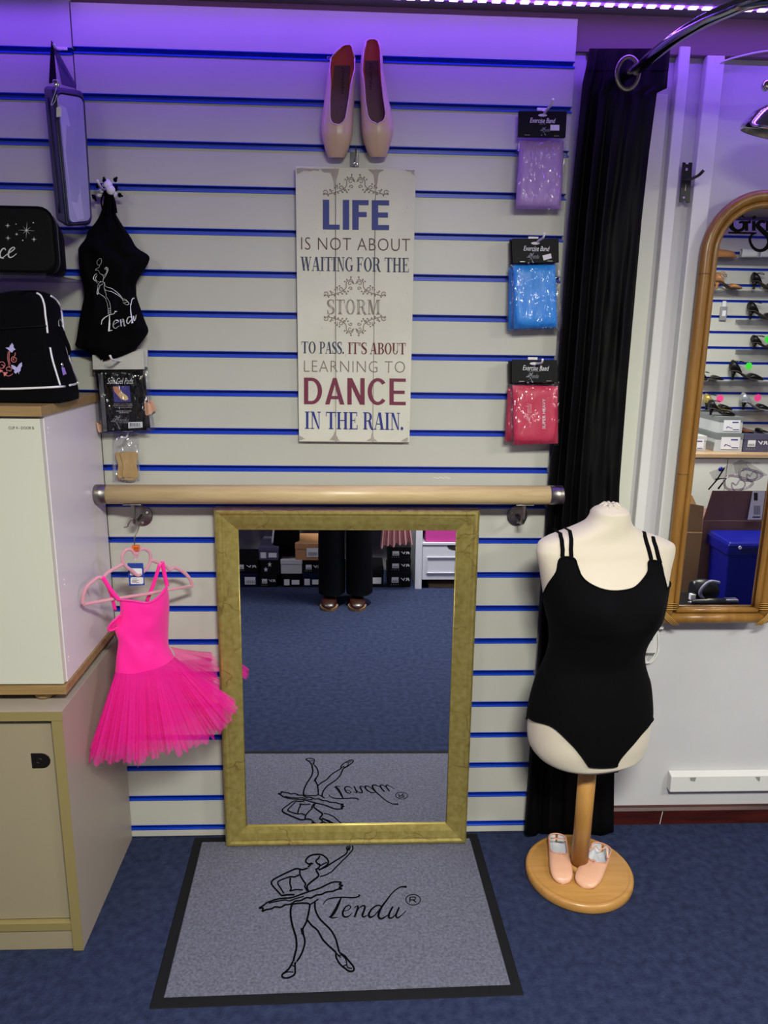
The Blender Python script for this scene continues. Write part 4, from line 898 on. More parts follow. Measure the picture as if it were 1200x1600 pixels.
on_tube([fo(0, 640), fo(250, 622), fo(540, 605)], .0018, 'flap_seam', m_case, 'flap edge seam')
zs = fh(*fo(722, 1070)); obj('zip_slider', MB().ell(zs, (.004, .004, .006), 8, 6), m_chrome, hb, 'silver zip slider')
print_on('zip_pull', lambda a, b: fh(a, b)+Vector((0, -.001, 0)), [poly2([fo(722, 1100), fo(758, 1098), fo(784, 1180), fo(770, 1176), fo(755, 1188), fo(742, 1192)])], M('lilac_ribbon', '#9a7ad0', .5), hb, 'lilac zip pull ribbon')
m_lil = M('lilac_print', '#aaa4d8', .6); m_cor = M('coral_print', '#c96e72', .6)
bf = lambda pts: poly2([fo(*p) for p in pts])
print_on('butterfly', fh, [bf([(70, 862), (115, 858), (122, 838), (148, 806), (168, 835), (165, 855), (190, 885), (165, 895), (150, 920), (135, 915), (118, 900), (95, 880)]), bf([(135, 1065), (175, 1075), (205, 1098), (235, 1055), (265, 1035), (268, 1075), (250, 1110), (250, 1135), (232, 1150), (232, 1180), (220, 1150), (190, 1172), (170, 1150), (180, 1130), (150, 1110)])], m_lil, hbd, 'two lilac butterflies')
print_on('swirl_print', fh, [ribbon([fo(*p) for p in l], .9, 4) for l in ([(105, 905), (95, 980), (110, 1060), (120, 1100)], [(120, 905), (112, 990), (125, 1060)], [(185, 920), (180, 960), (150, 975), (140, 1010), (165, 1035), (195, 1025), (198, 990), (170, 980), (160, 1005), (178, 1008)], [(0, 1040), (35, 1030), (65, 1060), (50, 1100), (10, 1105), (-20, 1080)], [(20, 1065), (50, 1075), (40, 1100)], [(90, 1140), (80, 1105), (110, 1090), (140, 1105), (130, 1140), (100, 1130)], [(50, 1180), (110, 1200), (160, 1170)], [(0, 1130), (30, 1150), (70, 1160)])]+[bf([(45, 1160), (100, 1150), (75, 1190), (55, 1205)]), bf([(0, 1115), (40, 1135), (20, 1150), (0, 1160)])], m_cor, hbd, 'coral printed swirls')
obj('d_ring', MB().tube([fh(90, 505)+Vector((.004+.004*cos(t), -.001, .009*sin(t))) for t in [2*pi*i/12 for i in range(12)]], .0014, 6, True), m_chrome, hb)
obj('side_strap', MB().tube(catmull([fh(90, 511)+Vector((.004, 0, 0)), P(100, 526, -.26), P(107, 543, -.25), P(109, 552, -.22)], 4), .006, 8, flat=.4), m_blk, hb)

# ================================================================== HANGER + TUTU DRESS
m_pkh = M('pink_velvet', '#c88a9c', .8, sheen=.5)
m_pink = M('hot_pink_lycra', '#ff1e9c', .55, sheen=.1)
m_tul = M_tulle('hot_pink_tulle', '#ff34b4', .42)
hy = lambda x: lerp(-.262, -.075, (x-130)/170)
def H4(cx, cy, dy=0): x = 100+cx/3.75; y = 800+cy/3.75; return P(x, y, hy(x)+dy)
hg = thing('clothes_hanger', 'pink velvet hanger with heart cut-out hooked on the left barre bracket', 'hanger', H4(420, 500))
obj('hanger_hook', MB().tube(catmull([H4(352, 90, .02), H4(372, 85, .01), H4(378, 68, 0), H4(400, 40, -.01), H4(425, 45, 0), H4(438, 80), H4(432, 110), H4(415, 145), H4(413, 180), H4(415, 215)], 4), .0014, 8), m_steel, hg, 'thin steel hook')
obj('size_clip', slab([(205.6, 853), (216.5, 853), (217, 861), (206, 861)], hy(211)-.006, .011), M('orange_plastic', '#d8651c', .4), hg, 'small orange size clip', bevel=.001)
print_on('clip_number', onY(hy(211)-.0068), [tx('28-30', 209, 855, 215.5, 859)], m_dark, hg)
heart = [(420, 250), (440, 225), (470, 216), (500, 235), (508, 270), (498, 310), (470, 345), (435, 372), (400, 345), (362, 318), (343, 285), (345, 245), (370, 220), (400, 225)]
obj('heart', MB().tube(catmull([tuple(H4(*p)) for p in heart], 4, True), .0042, 8, True), m_pkh, hg)
obj('heart_plug', MB().prism([H4(400, 225, -.003), H4(438, 225, -.003), H4(430, 270, -.003), H4(412, 270, -.003)], (0, .006, 0)), m_pkh, hg, bevel=.001)
obj('hanger_arm', MB().tube(catmull([tuple(H4(*p)) for p in [(345, 305), (290, 335), (245, 365), (232, 392), (205, 382), (165, 410), (130, 445), (112, 500), (112, 540)]], 4), .0046, 8), m_pkh, hg)
obj('hanger_arm', MB().tube(catmull([tuple(H4(*p)) for p in [(508, 280), (560, 300), (600, 318), (620, 340), (645, 325), (690, 345), (725, 375), (748, 415), (748, 440)]], 4), .0046, 8), m_pkh, hg)
obj('hanger_bar', MB().tube([H4(112, 542), H4(300, 508), H4(480, 482), H4(610, 455), H4(748, 435)], .0044, 8), m_pkh, hg)
tg = thing('swing_tag', 'blue swing tag with white labels hanging inside the heart', 'tag', H4(425, 430))
tgd = hy(212)-.001
obj('tag_card', slab([(199, 880), (223.5, 880), (226, 914.5), (202, 915.5)], tgd+.008, .001), M('royal_card', '#1c3c92', .5), tg)
print_on('tag_label', onY(tgd+.0072), [poly2(rr(203, 222, 888, 899, 2, 2)), poly2(rr(204, 224, 902, 912.5, 2, 2))], m_prn, tg, 'white rounded labels')
print_on('tag_text', onY(tgd+.0068), [rect2(206, 904+i*2, 214+3*(i % 2), 904.7+i*2) for i in range(4)], m_dark, tg)
obj('tag_string', MB().tube([P(211, 871, tgd), P(212, 882, tgd+.007)], .0006, 5), m_prn, tg)

dr = thing('tutu_dress', 'hot pink child tutu dress with camisole top on the pink hanger', 'clothing', P(225, 1190, -.2))
def D4(l): return [(100+a/3.75, 800+b/3.75) for a, b in l]
topc = catmull(D4([(325, 515), (400, 520), (480, 532), (530, 515), (575, 475), (605, 430)]), 6)
topb = catmull(D4([(325, 560), (400, 580), (480, 585), (530, 570), (575, 530), (605, 450)]), 6)
botc = catmull(D4([(300, 940), (400, 948), (520, 922), (600, 890), (648, 850)]), 6)
Lc = catmull(D4([(325, 515), (330, 580), (322, 640), (300, 700), (318, 760), (306, 860), (300, 940)]), 5)
Rc = catmull(D4([(605, 430), (618, 520), (614, 640), (612, 760), (625, 805), (648, 850)]), 5)
def samp(c, t):
    t = max(0, min(.99999, t))*(len(c)-1); i = int(t); f_ = t-i
    return tuple(lerp(c[i][k], c[i+1][k], f_) for k in range(len(c[0])))
def coons(top, u, v):
    a = samp(top, u); b = samp(botc, u); l = samp(Lc, v); r = samp(Rc, v)
    c0, c1, c2, c3 = samp(top, 0), samp(top, 1), samp(botc, 0), samp(botc, 1)
    return tuple(lerp(a[k], b[k], v)+lerp(l[k], r[k], u)-(lerp(lerp(c0[k], c1[k], u), lerp(c2[k], c3[k], u), v)) for k in (0, 1))
def bod(front):
    def f(u, v):
        x, y = coons(topc if front else topb, u, v); Yc = lerp(-.215, -.12, u)
        d = (.042 if front else -.03)*(max(0, sin(pi*u))**.55)
        d += .0025*mnoise.noise(Vector((u*3+v*2.5, v*4-u*5, 1)))*sin(pi*u)*2
        return P(x, y, Yc-d)
    return f
bdm = MB().grid(bod(True), 26, 26).grid(bod(False), 26, 26); obj('bodice', bdm, m_pink, dr)
obj('neckline_binding', MB().tube([bod(True)(i/24, 0) for i in range(25)], .0035, 8, flat=.7), m_pink, dr)
sweep = MB().grid(lambda u, v: P(*[lerp(lerp((187, 942), (200, 943), u)[k] if False else lerp((187, 942)[k], (204, 944)[k], u), lerp((258, 1020)[k], (264, 1034)[k], 1-u), v) for k in (0, 1)], lerp(-.225, -.165, v)-.044*sin(pi*min(1, (.02+v*.9)))**.5-.003-.002*sin(u*9)), 10, 16)
for q, w_, dY in ([(225, 380), (270, 450), (325, 520)], .0042, -.0), ([(240, 395), (275, 480), (300, 575)], .0036, .02), ([(575, 290), (590, 370), (605, 435)], .0042, -.0), ([(562, 305), (525, 420), (485, 525)], .0036, .02):
    q2 = D4(q); Ys = [hy(q2[0][0])-.004, None, lerp(-.215, -.12, (q2[2][0]-187)/75)-(.004 if dY == 0 else -.025)]; Ys[1] = (Ys[0]+Ys[2])/2
    obj('strap', MB().tube(catmull([tuple(P(a, b, y_)) for (a, b), y_ in zip(q2, Ys)], 5), w_*1.3, 8, flat=.45, up=(0, 1, 0)), m_pink, dr)
arm = catmull([tuple(P(a, b, y_)) for a, b, y_ in ((187, 962, -.225), (180, 968, -.235), (172, 976, -.24), (169, 984, -.235), (177, 984, -.225), (184, 979, -.215), (188, 970, -.215))], 4, True)
obj('armhole_binding', MB().tube(arm, .0032, 8, True, flat=.8), m_pink, dr)
obj('side_flap', MB().loft([[Vector(p) for p in arm], [lerp(Vector(p), P(188, 985, -.21), .45) for p in arm]], False), m_pink, dr)
hemF = catmull(D4([(140, 1462), (215, 1470), (290, 1475), (390, 1458), (440, 1478), (520, 1445), (600, 1415), (700, 1412), (770, 1370), (850, 1335), (930, 1275), (990, 1200), (1025, 1135)]), 4)
hemB = catmull(D4([(140, 1462), (200, 1400), (330, 1380), (500, 1330), (700, 1230), (880, 1120), (905, 1030), (905, 960), (900, 840)]), 4)
def skirt(front, phase, sc, dY, npl):
    def f(u, v):
        a = samp(botc, u) if front else samp(catmull(D4([(300, 940), (350, 915), (450, 890), (560, 840), (648, 845), (625, 790)]), 5), u)
        b = samp(hemF if front else hemB, u); b = tuple(lerp(a[k], b[k], sc) for k in (0, 1))
        x, y = lerp(a[0], b[0], v), lerp(a[1], b[1], v)
        Y0_ = lerp(-.215, -.12, u)-((.042 if front else -.03)*max(0, sin(pi*u))**.55)
        Y1_ = (lerp(-.315, -.135, u)-.075*sin(pi*u)+dY) if front else lerp(-.305, -.055, min(1, u*1.15))
        ph = npl*2*pi*u+phase; ph += 2.2*sin(u*23+phase)+1.3*sin(u*41+phase*2); pl = (.013 if front else .008)*v*(sin(ph)+.6*sin(2.3*ph+1)+.25*sin(5.1*ph))*(.6+.5*sin(u*17+phase))
        x += v*2.2*cos(ph*1.0); y += v*v*4*(sin(ph*.7+phase)+.6*sin(ph*1.9))
        if front: Yv = lerp(Y0_, Y1_, v**.8)+pl
        else: Yv = lerp(Y0_, Y1_, v)+pl*.6
        p = P(x, y, Yv)
        if p.x < .012: p.x = .012+(p.x-.012)*.03
        return p
    return MB().grid(f, 220 if front else 120, 14)
obj('skirt_layer', skirt(True, 0, 1.0, 0, 21), m_tul, dr, 'sheer pleated tulle layer', recalc=False)
obj('skirt_layer', skirt(True, 1.7, .93, .022, 26), m_tul, dr, recalc=False)
obj('skirt_layer', skirt(True, 3.1, .84, .045, 17), m_tul, dr, recalc=False)
obj('skirt_layer', skirt(False, 0.6, 1.0, 0, 15), m_tul, dr, recalc=False)
obj('skirt_layer', skirt(False, 2.2, .88, 0, 19), m_tul, dr, recalc=False)

# ================================================================== SHOE SHELLS
def cup(rows, f, n=26, shrink=0, e=.82, lo=0, hi=None):
    """rows: (s, xl, xr, d_back, d_front, openhalf 0..1); f(s,x,d)->point. open side is d_front"""
    rings = []; rr_ = rows[lo:hi]
    for s_, xl, xr, db, df, op in rr_:
        cx_, hw = (xl+xr)/2, (xr-xl)/2*(1-shrink*1.0); cd_, hd = (db+df)/2, (df-db)/2*(1-shrink*.6)
        a0 = math.asin(min(.985, op**1.15)) if op > 0 else 0.0
        ring = []
        for k in range(n+1):
            a = a0+(2*pi-2*a0)*k/n; sx, cz_ = sin(a), cos(a)
            ring.append(f(s_, cx_+hw*math.copysign(abs(sx)**e, sx), cd_+hd*math.copysign(abs(cz_)**e, cz_)))
        rings.append(ring)
    return rings
def shoe_parts(t, rows, f, m_up, m_in, m_rim, m_sole, rim_r=.0016, n=26):
    rings = cup(rows, f, n)
    mb = MB().loft(rings, False, False)
    mb.add([f(rows[-1][0], (rows[-1][1]+rows[-1][2])/2, (rows[-1][3]+rows[-1][4])/2)]+rings[-1], [(0, i+1, i+2) for i in range(n)], True)
    mb.add([f(rows[0][0], (rows[0][1]+rows[0][2])/2, rows[0][3])]+rings[0], [(0, i+2, i+1) for i in range(n)], True)
    obj('upper', mb, m_up, t)
    no = max(i for i, r in enumerate(rows) if r[5] > 0)+1
    obj('lining', MB().loft(cup(rows, f, n, .07, hi=min(len(rows), no+3)), False, False), m_in, t, 'inner lining')
    rim = [rings[i][0] for i in range(no)]+[lerp(rings[no][0], rings[no-1][0], .3)]+[rings[i][-1] for i in reversed(range(no))]
    mid = f(rows[0][0]-.0, (rows[0][1]+rows[0][2])/2, rows[0][4]*.25+rows[0][3]*.75)
    obj('rim_binding', MB().tube(rim, rim_r, 6, True), m_rim, t)
    return rings
m_satin = M('pink_satin', '#cfae9c', .32, sheen=.1, bump=.15, bscale=14); m_satin2 = M('satin_binding', '#dcb8bc', .4)
m_lin = M('terracotta_lining', '#d8704a', .7); m_insole = M('brown_insole', '#6b5650', .7)
def pointe(label, out, opn, Yb, Yf, text):
    t = thing('pointe_shoe', label, 'shoe', P(out[-1][1], out[-1][0], Yb), 'pair of pointe shoes above the sign')
    rows = []; ys = [o[0] for o in out]
    for i in range(61):
        py = lerp(ys[0], ys[-1], i/60); xl, xr = interp(out, py)
        op = 0
        if py < opn[-1][0]:
            ol, orr = interp(opn, py); op = max(.05, min(.99, (orr-ol)/(xr-xl)))
        k = (py-ys[0])/(ys[-1]-ys[0]); sh = 1-.45*max(0, (k-.75)/.25)**2
        rows.append((py, xl, xr, Yb, Yb+(Yf-Yb)*sh*lerp(.85, 1, min(1, k*4)), op))
    f = lambda s_, x, d: P(x, s_, d)
    shoe_parts(t, rows, f, m_satin, m_lin, m_satin2, None)
    ins = [(r[0], lerp(r[1], r[2], .17), lerp(r[1], r[2], .83)) for r in rows[11:44]]
    ip = obj('insole', MB().loft([[P(a, y_, Yb-.006), P((a+b)/2, y_, Yb-.0045), P(b, y_, Yb-.006)] for y_, a, b in ins], False, False), m_insole, t, 'brown grey insole')
    tv = text2d('Grishko', shear=.4); cx_, y0_ = text
    print_on('insole_print', onY(Yb-.0075), [([(cx_+5*(v-.5), y0_+42*u) for u, v in tv[0]], tv[1])], M('insole_ink', '#2a2022', .7), ip)
    print_on('nail_dot', onY(Yb-.0078), [disc2(cx_-2, y0_+62, .9, 8)], MATS['insole_ink'], ip)
    return t
pointe('left pink satin pointe shoe hung toe down above the sign', [(70, 538, 548), (72, 533, 551), (80, 524, 553.5), (92, 516, 555), (110, 513, 556), (130, 510, 555), (150, 507.5, 554), (170, 505, 553), (195, 501.8, 552), (210, 502.5, 551), (222, 505, 548.5), (235, 508, 544), (246, 513, 538)],
       [(70, 539, 547), (73, 534, 550), (90, 517, 554), (108, 516.5, 555.5), (130, 517, 549), (155, 516, 545), (175, 516.5, 542), (184, 517.5, 541), (190, 519.5, 538), (193.5, 523, 534), (195, 527, 529)], -.008, -.068, (536, 105))
pointe('right pink satin pointe shoe hung toe down above the sign', [(61, 576, 587), (63, 571.5, 591), (72, 568, 596), (90, 564, 598), (110, 562.5, 599), (130, 562.5, 603), (155, 563, 607), (175, 564, 612), (200, 565, 615), (210, 566, 614), (222, 568.5, 611), (235, 572.5, 607), (245, 578, 603)],
       [(61, 577, 586), (64, 572, 590), (80, 570, 595.6), (110, 567.5, 596.5), (130, 569.5, 597), (160, 571.5, 600), (178, 573.5, 601.5), (184, 575.5, 600), (188.5, 578, 598), (191.5, 582, 594), (193, 587, 589)], -.008, -.068, (580, 98))
for sx in (545, 582): peg('small hook behind the %s pointe shoe' % ('left' if sx < 560 else 'right'), [(sx, 90, -.003), (sx, 96, -.006)], (sx, 89, -.001), .0015)
obj_pin = thing('eye_pin', 'tiny steel eye pin in the top groove left of the pointe shoes', 'pin', P(513, 90, 0))
obj('eye', MB().tube([P(513.5+2*cos(t_), 90.5+2*sin(t_), -.004) for t_ in [2*pi*i/10 for i in range(10)]], .0006, 5, True), m_chrome, obj_pin)

# ================================================================== CURTAIN, RAIL
m_curt = M('black_curtain', '#020203', .6, spec=.14, bump=.25, bscale=30, stretch=(3, 3, .6))
cu = thing('curtain', 'black eyelet curtain hanging from the steel rail behind the dress form', 'curtain', (1.31, -.03, .0))
CL = [(76, 921, -.05), (100, 917, -.05), (130, 910, -.05), (340, 890, -.05), (600, 871, -.05), (760, 858, -.05), (1000, 843, -.055), (1290, 820, -.06)]
CR = [(76, 1047), (139, 1042), (142, 1027), (240, 1014), (340, 1003), (600, 980), (760, 968), (1000, 962), (1290, 959)]
def curt(u, v):
    py = lerp(76, 1303, v); xl = interp(CL, py)[0]; xr = interp(CR, py)
    fl = min(1, v*6+.25); uu = u+.018*sin(9*v+u*6)*v
    x = lerp(xl, xr, u)
    left = max(0, 1-u*1.7)
    d = (.004+.016*left)*fl*sin(2*pi*4.6*uu+1.2*sin(3*v))+.003*sin(2*pi*13*uu+5*v)*left*fl+.004*mnoise.noise(Vector((u*12, v*14, 2)))+.005*v*mnoise.noise(Vector((u*5, v*40, 7)))
    return P(x, py+(3*sin(u*17) if v > .97 else 0), min(.008, -.024-d))
cm_ = MB().grid(curt, 150, 160); obj('drape', cm_, m_curt, cu, solid=-.0015, recalc=True)
rc = P(980.5, 115, -.072); m_ring = M('antique_ring', '#8d8878', .3, 1)
obj('eyelet_ring', MB().tube([rc+Vector((.0275*cos(t)*.95, -.002, .0345*sin(t))) for t in [2*pi*i/28 for i in range(28)]], .0055, 8, True, flat=.6), m_ring, cu, 'dull steel eyelet ring')
obj('top_hem', MB().grid(lambda u, v: curt(u, v*.028)+Vector((0, -.0012, 0)), 100, 4), m_curt, cu)
rl = thing('curtain_rail', 'curved steel curtain rail running out of the curtain toward the camera', 'rail', (1.31, -.04, 2.1))
zr = 2.098
pts = [Vector((1.307, YB-.02, zr)), Vector((1.305, -.05, zr))]+[G(a, b, zr) for a, b in ((1000, 104), (1025, 83), (1058, 58), (1100, 33), (1140, 15), (1180, 2))]
e1, e2 = pts[-1], pts[-2]; pts += [e1+(e1-e2)*1.5+Vector((.06, .02, 0)), e1+(e1-e2)*3+Vector((.25, .06, 0))]
obj('rail_tube', MB().tube(catmull([tuple(p) for p in pts], 6), .0128, 16), M('dark_chrome', '#a3a3ab', .13, 1), rl)
obj('wall_flange', MB().lathe([(0, 0), (.03, 0), (.03, .006), (.0, .008)], (1.307, YB-.018, zr), 20, (0, -1, 0)), m_steel, rl)

# ================================================================== BLACK WALL HOOK, LAMP, CABLE, SOCKET, TRUNKING
wh = thing('wall_hook', 'black metal wall hook screwed to the upright board right of the curtain', 'hook', P(1070, 286, .02))
Yk = YB-.028
pl = [P(a, b, Yk-.001) for a, b in ((1066, 254), (1070, 254), (1071, 257), (1075, 257), (1076, 254), (1081, 254.5), (1077, 317), (1072.5, 317), (1071.5, 313.5), (1067.5, 313), (1066.5, 316.5), (1061, 316))]
obj('plate', MB().prism(pl, (0, -.004, 0)), m_black, wh, bevel=.0006)
for a, b in ((1072.5, 265), (1068, 309)): obj('screw', MB().ell(P(a, b, Yk-.0055), (.004, .002, .004), 10, 6), m_chrome, wh)
obj('slot', MB().prism([P(1071, 288, Yk-.0052), P(1072.4, 288, Yk-.0052), P(1071.6, 298, Yk-.0052), P(1070.2, 298, Yk-.0052)], (0, .0005, 0)), m_steel, wh)
obj('prong', MB().tube(catmull([tuple(P(a, b, y)) for a, b, y in ((1067, 281, Yk-.004), (1078, 280, Yk-.03), (1088, 276, Yk-.055), (1094, 272, Yk-.07), (1099.5, 266, Yk-.075))], 4), .0038, 8), m_black, wh)
lp = thing('spot_lamp', 'chrome dome lamp at the right edge above the cane mirror', 'lamp', P(1200, 180, -.12))
lc = P(1216, 213, -.20); ax = Vector((.18, -.2, 1)).normalized()
obj('dome', MB().lathe([(.082, 0), (.086, .003), (.084, .012), (.068, .04), (.045, .058), (.02, .066), (.004, .068)], lc, 36, ax), m_chrome, lp)
obj('dome_inside', MB().lathe([(.0815, .001), (.08, .012), (.064, .036), (.04, .053), (.004, .06)], lc, 36, ax), M('lamp_inside', '#9a968c', .3, .8), lp)
q0_ = P(1197, 134, -.10)
obj('knuckle', MB().ell(q0_, (.011, .011, .013), 12, 8).ell(q0_+Vector((.016, 0, .004)), (.009, .009, .011), 12, 8), m_chrome, lp)
obj('arm', MB().tube(catmull([tuple(q0_), tuple(q0_+Vector((.03, .01, -.005))), tuple(lc+ax*.066)], 5), .005, 8), m_chrome, lp)
obj('wall_arm', MB().tube([q0_+Vector((.02, 0, .004)), Vector((q0_.x+.2, YB-.001, q0_.z+.01))], .005, 8), m_chrome, lp)
cb = thing('cable', 'thin white cable looping along the fascia at the upper right', 'cable', P(1118, 102, .02))
obj('wire', MB().tube(catmull([tuple(P(a, b, y)) for a, b, y in ((1121, 104, YB-.006), (1126, 98, YB-.028), (1138, 93, YB-.03), (1160, 87, YB-.03), (1185, 81.5, YB-.03), (1215, 78, YB-.03), (1260, 74, YB-.03))], 5), .0022, 6), m_white, cb)
so = thing('socket_box', 'white surface socket with looped white cable below the cane mirror', 'socket', P(1020, 1000, YB))
c0 = P(1006, 998, YB); 
obj('box', MB().box(P(985, 990, YB).x, P(1022, 990, YB).x, YB-.026, YB-.0005, P(1010, 1020, YB-.02).z, P(1010, 978, YB-.02).z), m_white, so, bevel=.003)
obj('indicator', MB().box(P(1014, 990, YB-.03).x, P(1021, 990, YB-.03).x, YB-.0275, YB-.0262, P(1010, 1001, YB-.03).z, P(1010, 996, YB-.03).z), M('green_label', '#3f8a55', .5), so)
for k_, dx in enumerate((0, 3.5)): obj('cord', MB().tube(catmull([tuple(P(a-dx, b, YB-.01-.004*k_)) for a, b in ((1024, 958), (1027, 975), (1029, 1000), (1028, 1018), (1022, 1030), (1014, 1036), (1008, 1030), (1005, 1018), (1003, 1005))], 5), .0028, 6), m_white, so)
tk = thing('cable_trunking', 'white plastic cable trunking strip low on the right wall', 'trunking', P(1046, 1237, YB))
a, b = P(1048, 1212, YB-.02), P(1048, 1236, YB-.02)
mb = MB().prism([(a.x, YB-.0005, a.z+.006), (a.x, YB-.026, a.z), (a.x, YB-.026, b.z), (a.x, YB-.0005, b.z+.001)], (1.3, 0, 0)); obj('channel', mb, m_white, tk, bevel=.0015)
print_on('paint_chip', lambda x, y: P(x, y, YB-.0272), [poly2([(1078, 1215), (1088, 1214.5), (1086, 1221), (1079, 1220)]), poly2([(1180, 1214), (1188, 1214), (1187, 1221), (1184, 1219)])], m_ply, tk)
# carpet lip shadow gap is real: skirting stands 1 mm proud

# ================================================================== CANE MIRROR
m_cane = M_wood('honey_cane', '#7d5626', '#9a7034', 4, (8, 8, 1.2), .32); m_cane2 = M('cane_node', '#6e431c', .4)
am = thing('arched_mirror', 'tall arched mirror in honey-coloured cane frame with black logo on the wall', 'mirror', (1.711, -.0, .70))
acx, zs_, zb_ = 1.7115, 1.706, .7085
def arch(r, n=20): return [(acx-r, zb_)]+[(acx-r, zs_)]+[(acx-r*cos(pi*i/n), zs_+r*sin(pi*i/n)) for i in range(1, n)]+[(acx+r, zs_), (acx+r, zb_)]
yo = -.009
def pole(pts, r, y, nm, nodes=()):
    p3 = [Vector((a, y, b)) for a, b in pts]; return obj(nm, MB().tube(p3, r, 14), m_cane, am)
def dense(pts):
    o = []
    for i in range(len(pts)-1):
        k = max(1, int(math.hypot(pts[i+1][0]-pts[i][0], pts[i+1][1]-pts[i][1])/.04))
        o += [(lerp(pts[i][0], pts[i+1][0], j/k), lerp(pts[i][1], pts[i+1][1], j/k)) for j in range(k)]
    return o+[pts[-1]]
pole(dense(arch(.141)), .0148, yo, 'outer_cane'); pole([(acx-.152, zb_-.0), (acx+.152, zb_)], .0158, yo-.001, 'outer_cane')
ri = .1195; zi = zb_+.0245
ip_ = [(acx-ri, zi), (acx-ri, zs_)]+[(acx-ri*cos(pi*i/20), zs_+ri*sin(pi*i/20)) for i in range(1, 20)]+[(acx+ri, zs_), (acx+ri, zi)]
pole(dense(ip_), .0078, yo-.004, 'inner_cane'); pole([(acx-ri, zi), (acx+ri, zi)], .0082, yo-.0045, 'inner_cane')
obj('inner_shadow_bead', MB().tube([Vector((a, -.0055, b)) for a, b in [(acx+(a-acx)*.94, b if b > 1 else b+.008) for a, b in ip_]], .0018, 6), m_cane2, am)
gl_ = [(acx-.115, zi-.004)]+[(acx-.115*cos(pi*i/24), zs_+.116*sin(pi*i/24)) for i in range(25)]+[(acx+.115, zi-.004)]
obj('glass', MB().add([(a, AY, b) for a, b in gl_], [tuple(range(len(gl_)))]), m_mirror, am, recalc=False)
obj('backing', MB().prism([(a, .001, b) for a, b in [(acx+(a-acx)*1.15, b) for a, b in gl_]], (0, .022, 0)), m_cane2, am)
for sx in (-1, 1):
    for k in range(4):       # crossed rattan bindings at the lower corners
        c = Vector((acx+sx*.139, yo, zb_+.001)); 
        obj('rattan_binding', MB().tube([c+Vector((sx*(-.028+.006*k), -.0185, -.018)), c+Vector((sx*(-.004+.006*k), -.0205, .004)), c+Vector((sx*(.019), -.012, .026-.005*k))], .0016, 6), M('rattan', '#a8803c', .45), am)
        obj('rattan_binding', MB().tube([c+Vector((-.018, -.0125, .028+.006*k)), c+Vector((0, -.0185, .030+.006*k)), c+Vector((.018, -.0125, .028+.006*k))], .0016, 6), MATS['rattan'], am)
for (a, b) in ((acx-.141, 1.655), (acx-.141, 1.13), (acx+.141, 1.4), (acx+.07, zb_)):
    hz = b > zb_+.01; v = Vector((0, 0, .0012)) if hz else Vector((.0012, 0, 0)); obj('cane_node', MB().tube([Vector((a, yo, b))-v, Vector((a, yo, b))+v], .0152 if hz else .0162, 14), m_cane2, am)
fy = AY-.0008
S5 = lambda l: [(1020+a/4.444, 280+b/4.444) for a, b in l]
G_ = [ribbon(S5([(634, 262), (600, 240), (565, 248), (545, 290), (550, 335), (590, 358), (630, 340), (632, 300), (600, 300)]), [2, 3.4, 6, 7.6, 7, 4.4, 5, 4.4, 3]),
      ribbon(S5([(650, 290), (652, 358)]), 5, smooth=False), ribbon(S5([(655, 315), (665, 298), (682, 296)]), [2, 3.6, 4.4]),
      ribbon(S5([(703, 290), (703, 358)]), 5.2, smooth=False), disc2(*S5([(706, 266)])[0], 3), ribbon(S5([(527, 371), (705, 374)]), 2.8, smooth=False),
      ribbon(S5([(782, 300), (760, 292), (735, 305), (735, 330), (770, 365), (800, 395), (810, 440), (780, 485), (735, 495), (695, 470), (675, 420), (690, 385), (720, 372)]), [4, 4.4, 5.6, 7, 7.6, 7, 6.4, 5.4, 4.6, 4, 3.6, 3.2, 2.6]),
      ribbon(S5([(800, 290), (798, 358)]), 5.2, smooth=False)]
print_on('logo_sticker', lambda a, b: P(a, b, fy), G_, M('black_vinyl', '#020202', .6, spec=.05), am, 'black vinyl logo lettering on the glass')

# ================================================================== DRESS FORM
MY = -.2; YW = radians(13)
SR = [(1183, 872, 980), (1181, 855, 993), (1175, 842, 1004), (1166, 832, 1010), (1150, 826, 1014), (1120, 825, 1018), (1093, 828, 1018), (1066, 835, 1015), (1051, 841, 1010), (1030, 851, 1005), (1003, 859.5, 1006), (976, 859, 1018), (955, 854, 1029), (934, 849, 1037), (916, 845, 1044), (895, 841, 1051), (878, 837.5, 1058), (866, 834.5, 1062.5), (856, 833, 1062), (850, 834, 1053), (842, 838, 1035), (836, 850, 1019), (830, 870, 1003), (823, 893, 992), (815, 913, 986), (807, 921, 983.5), (799, 924, 981.5), (793, 928, 977), (789, 938, 969)]
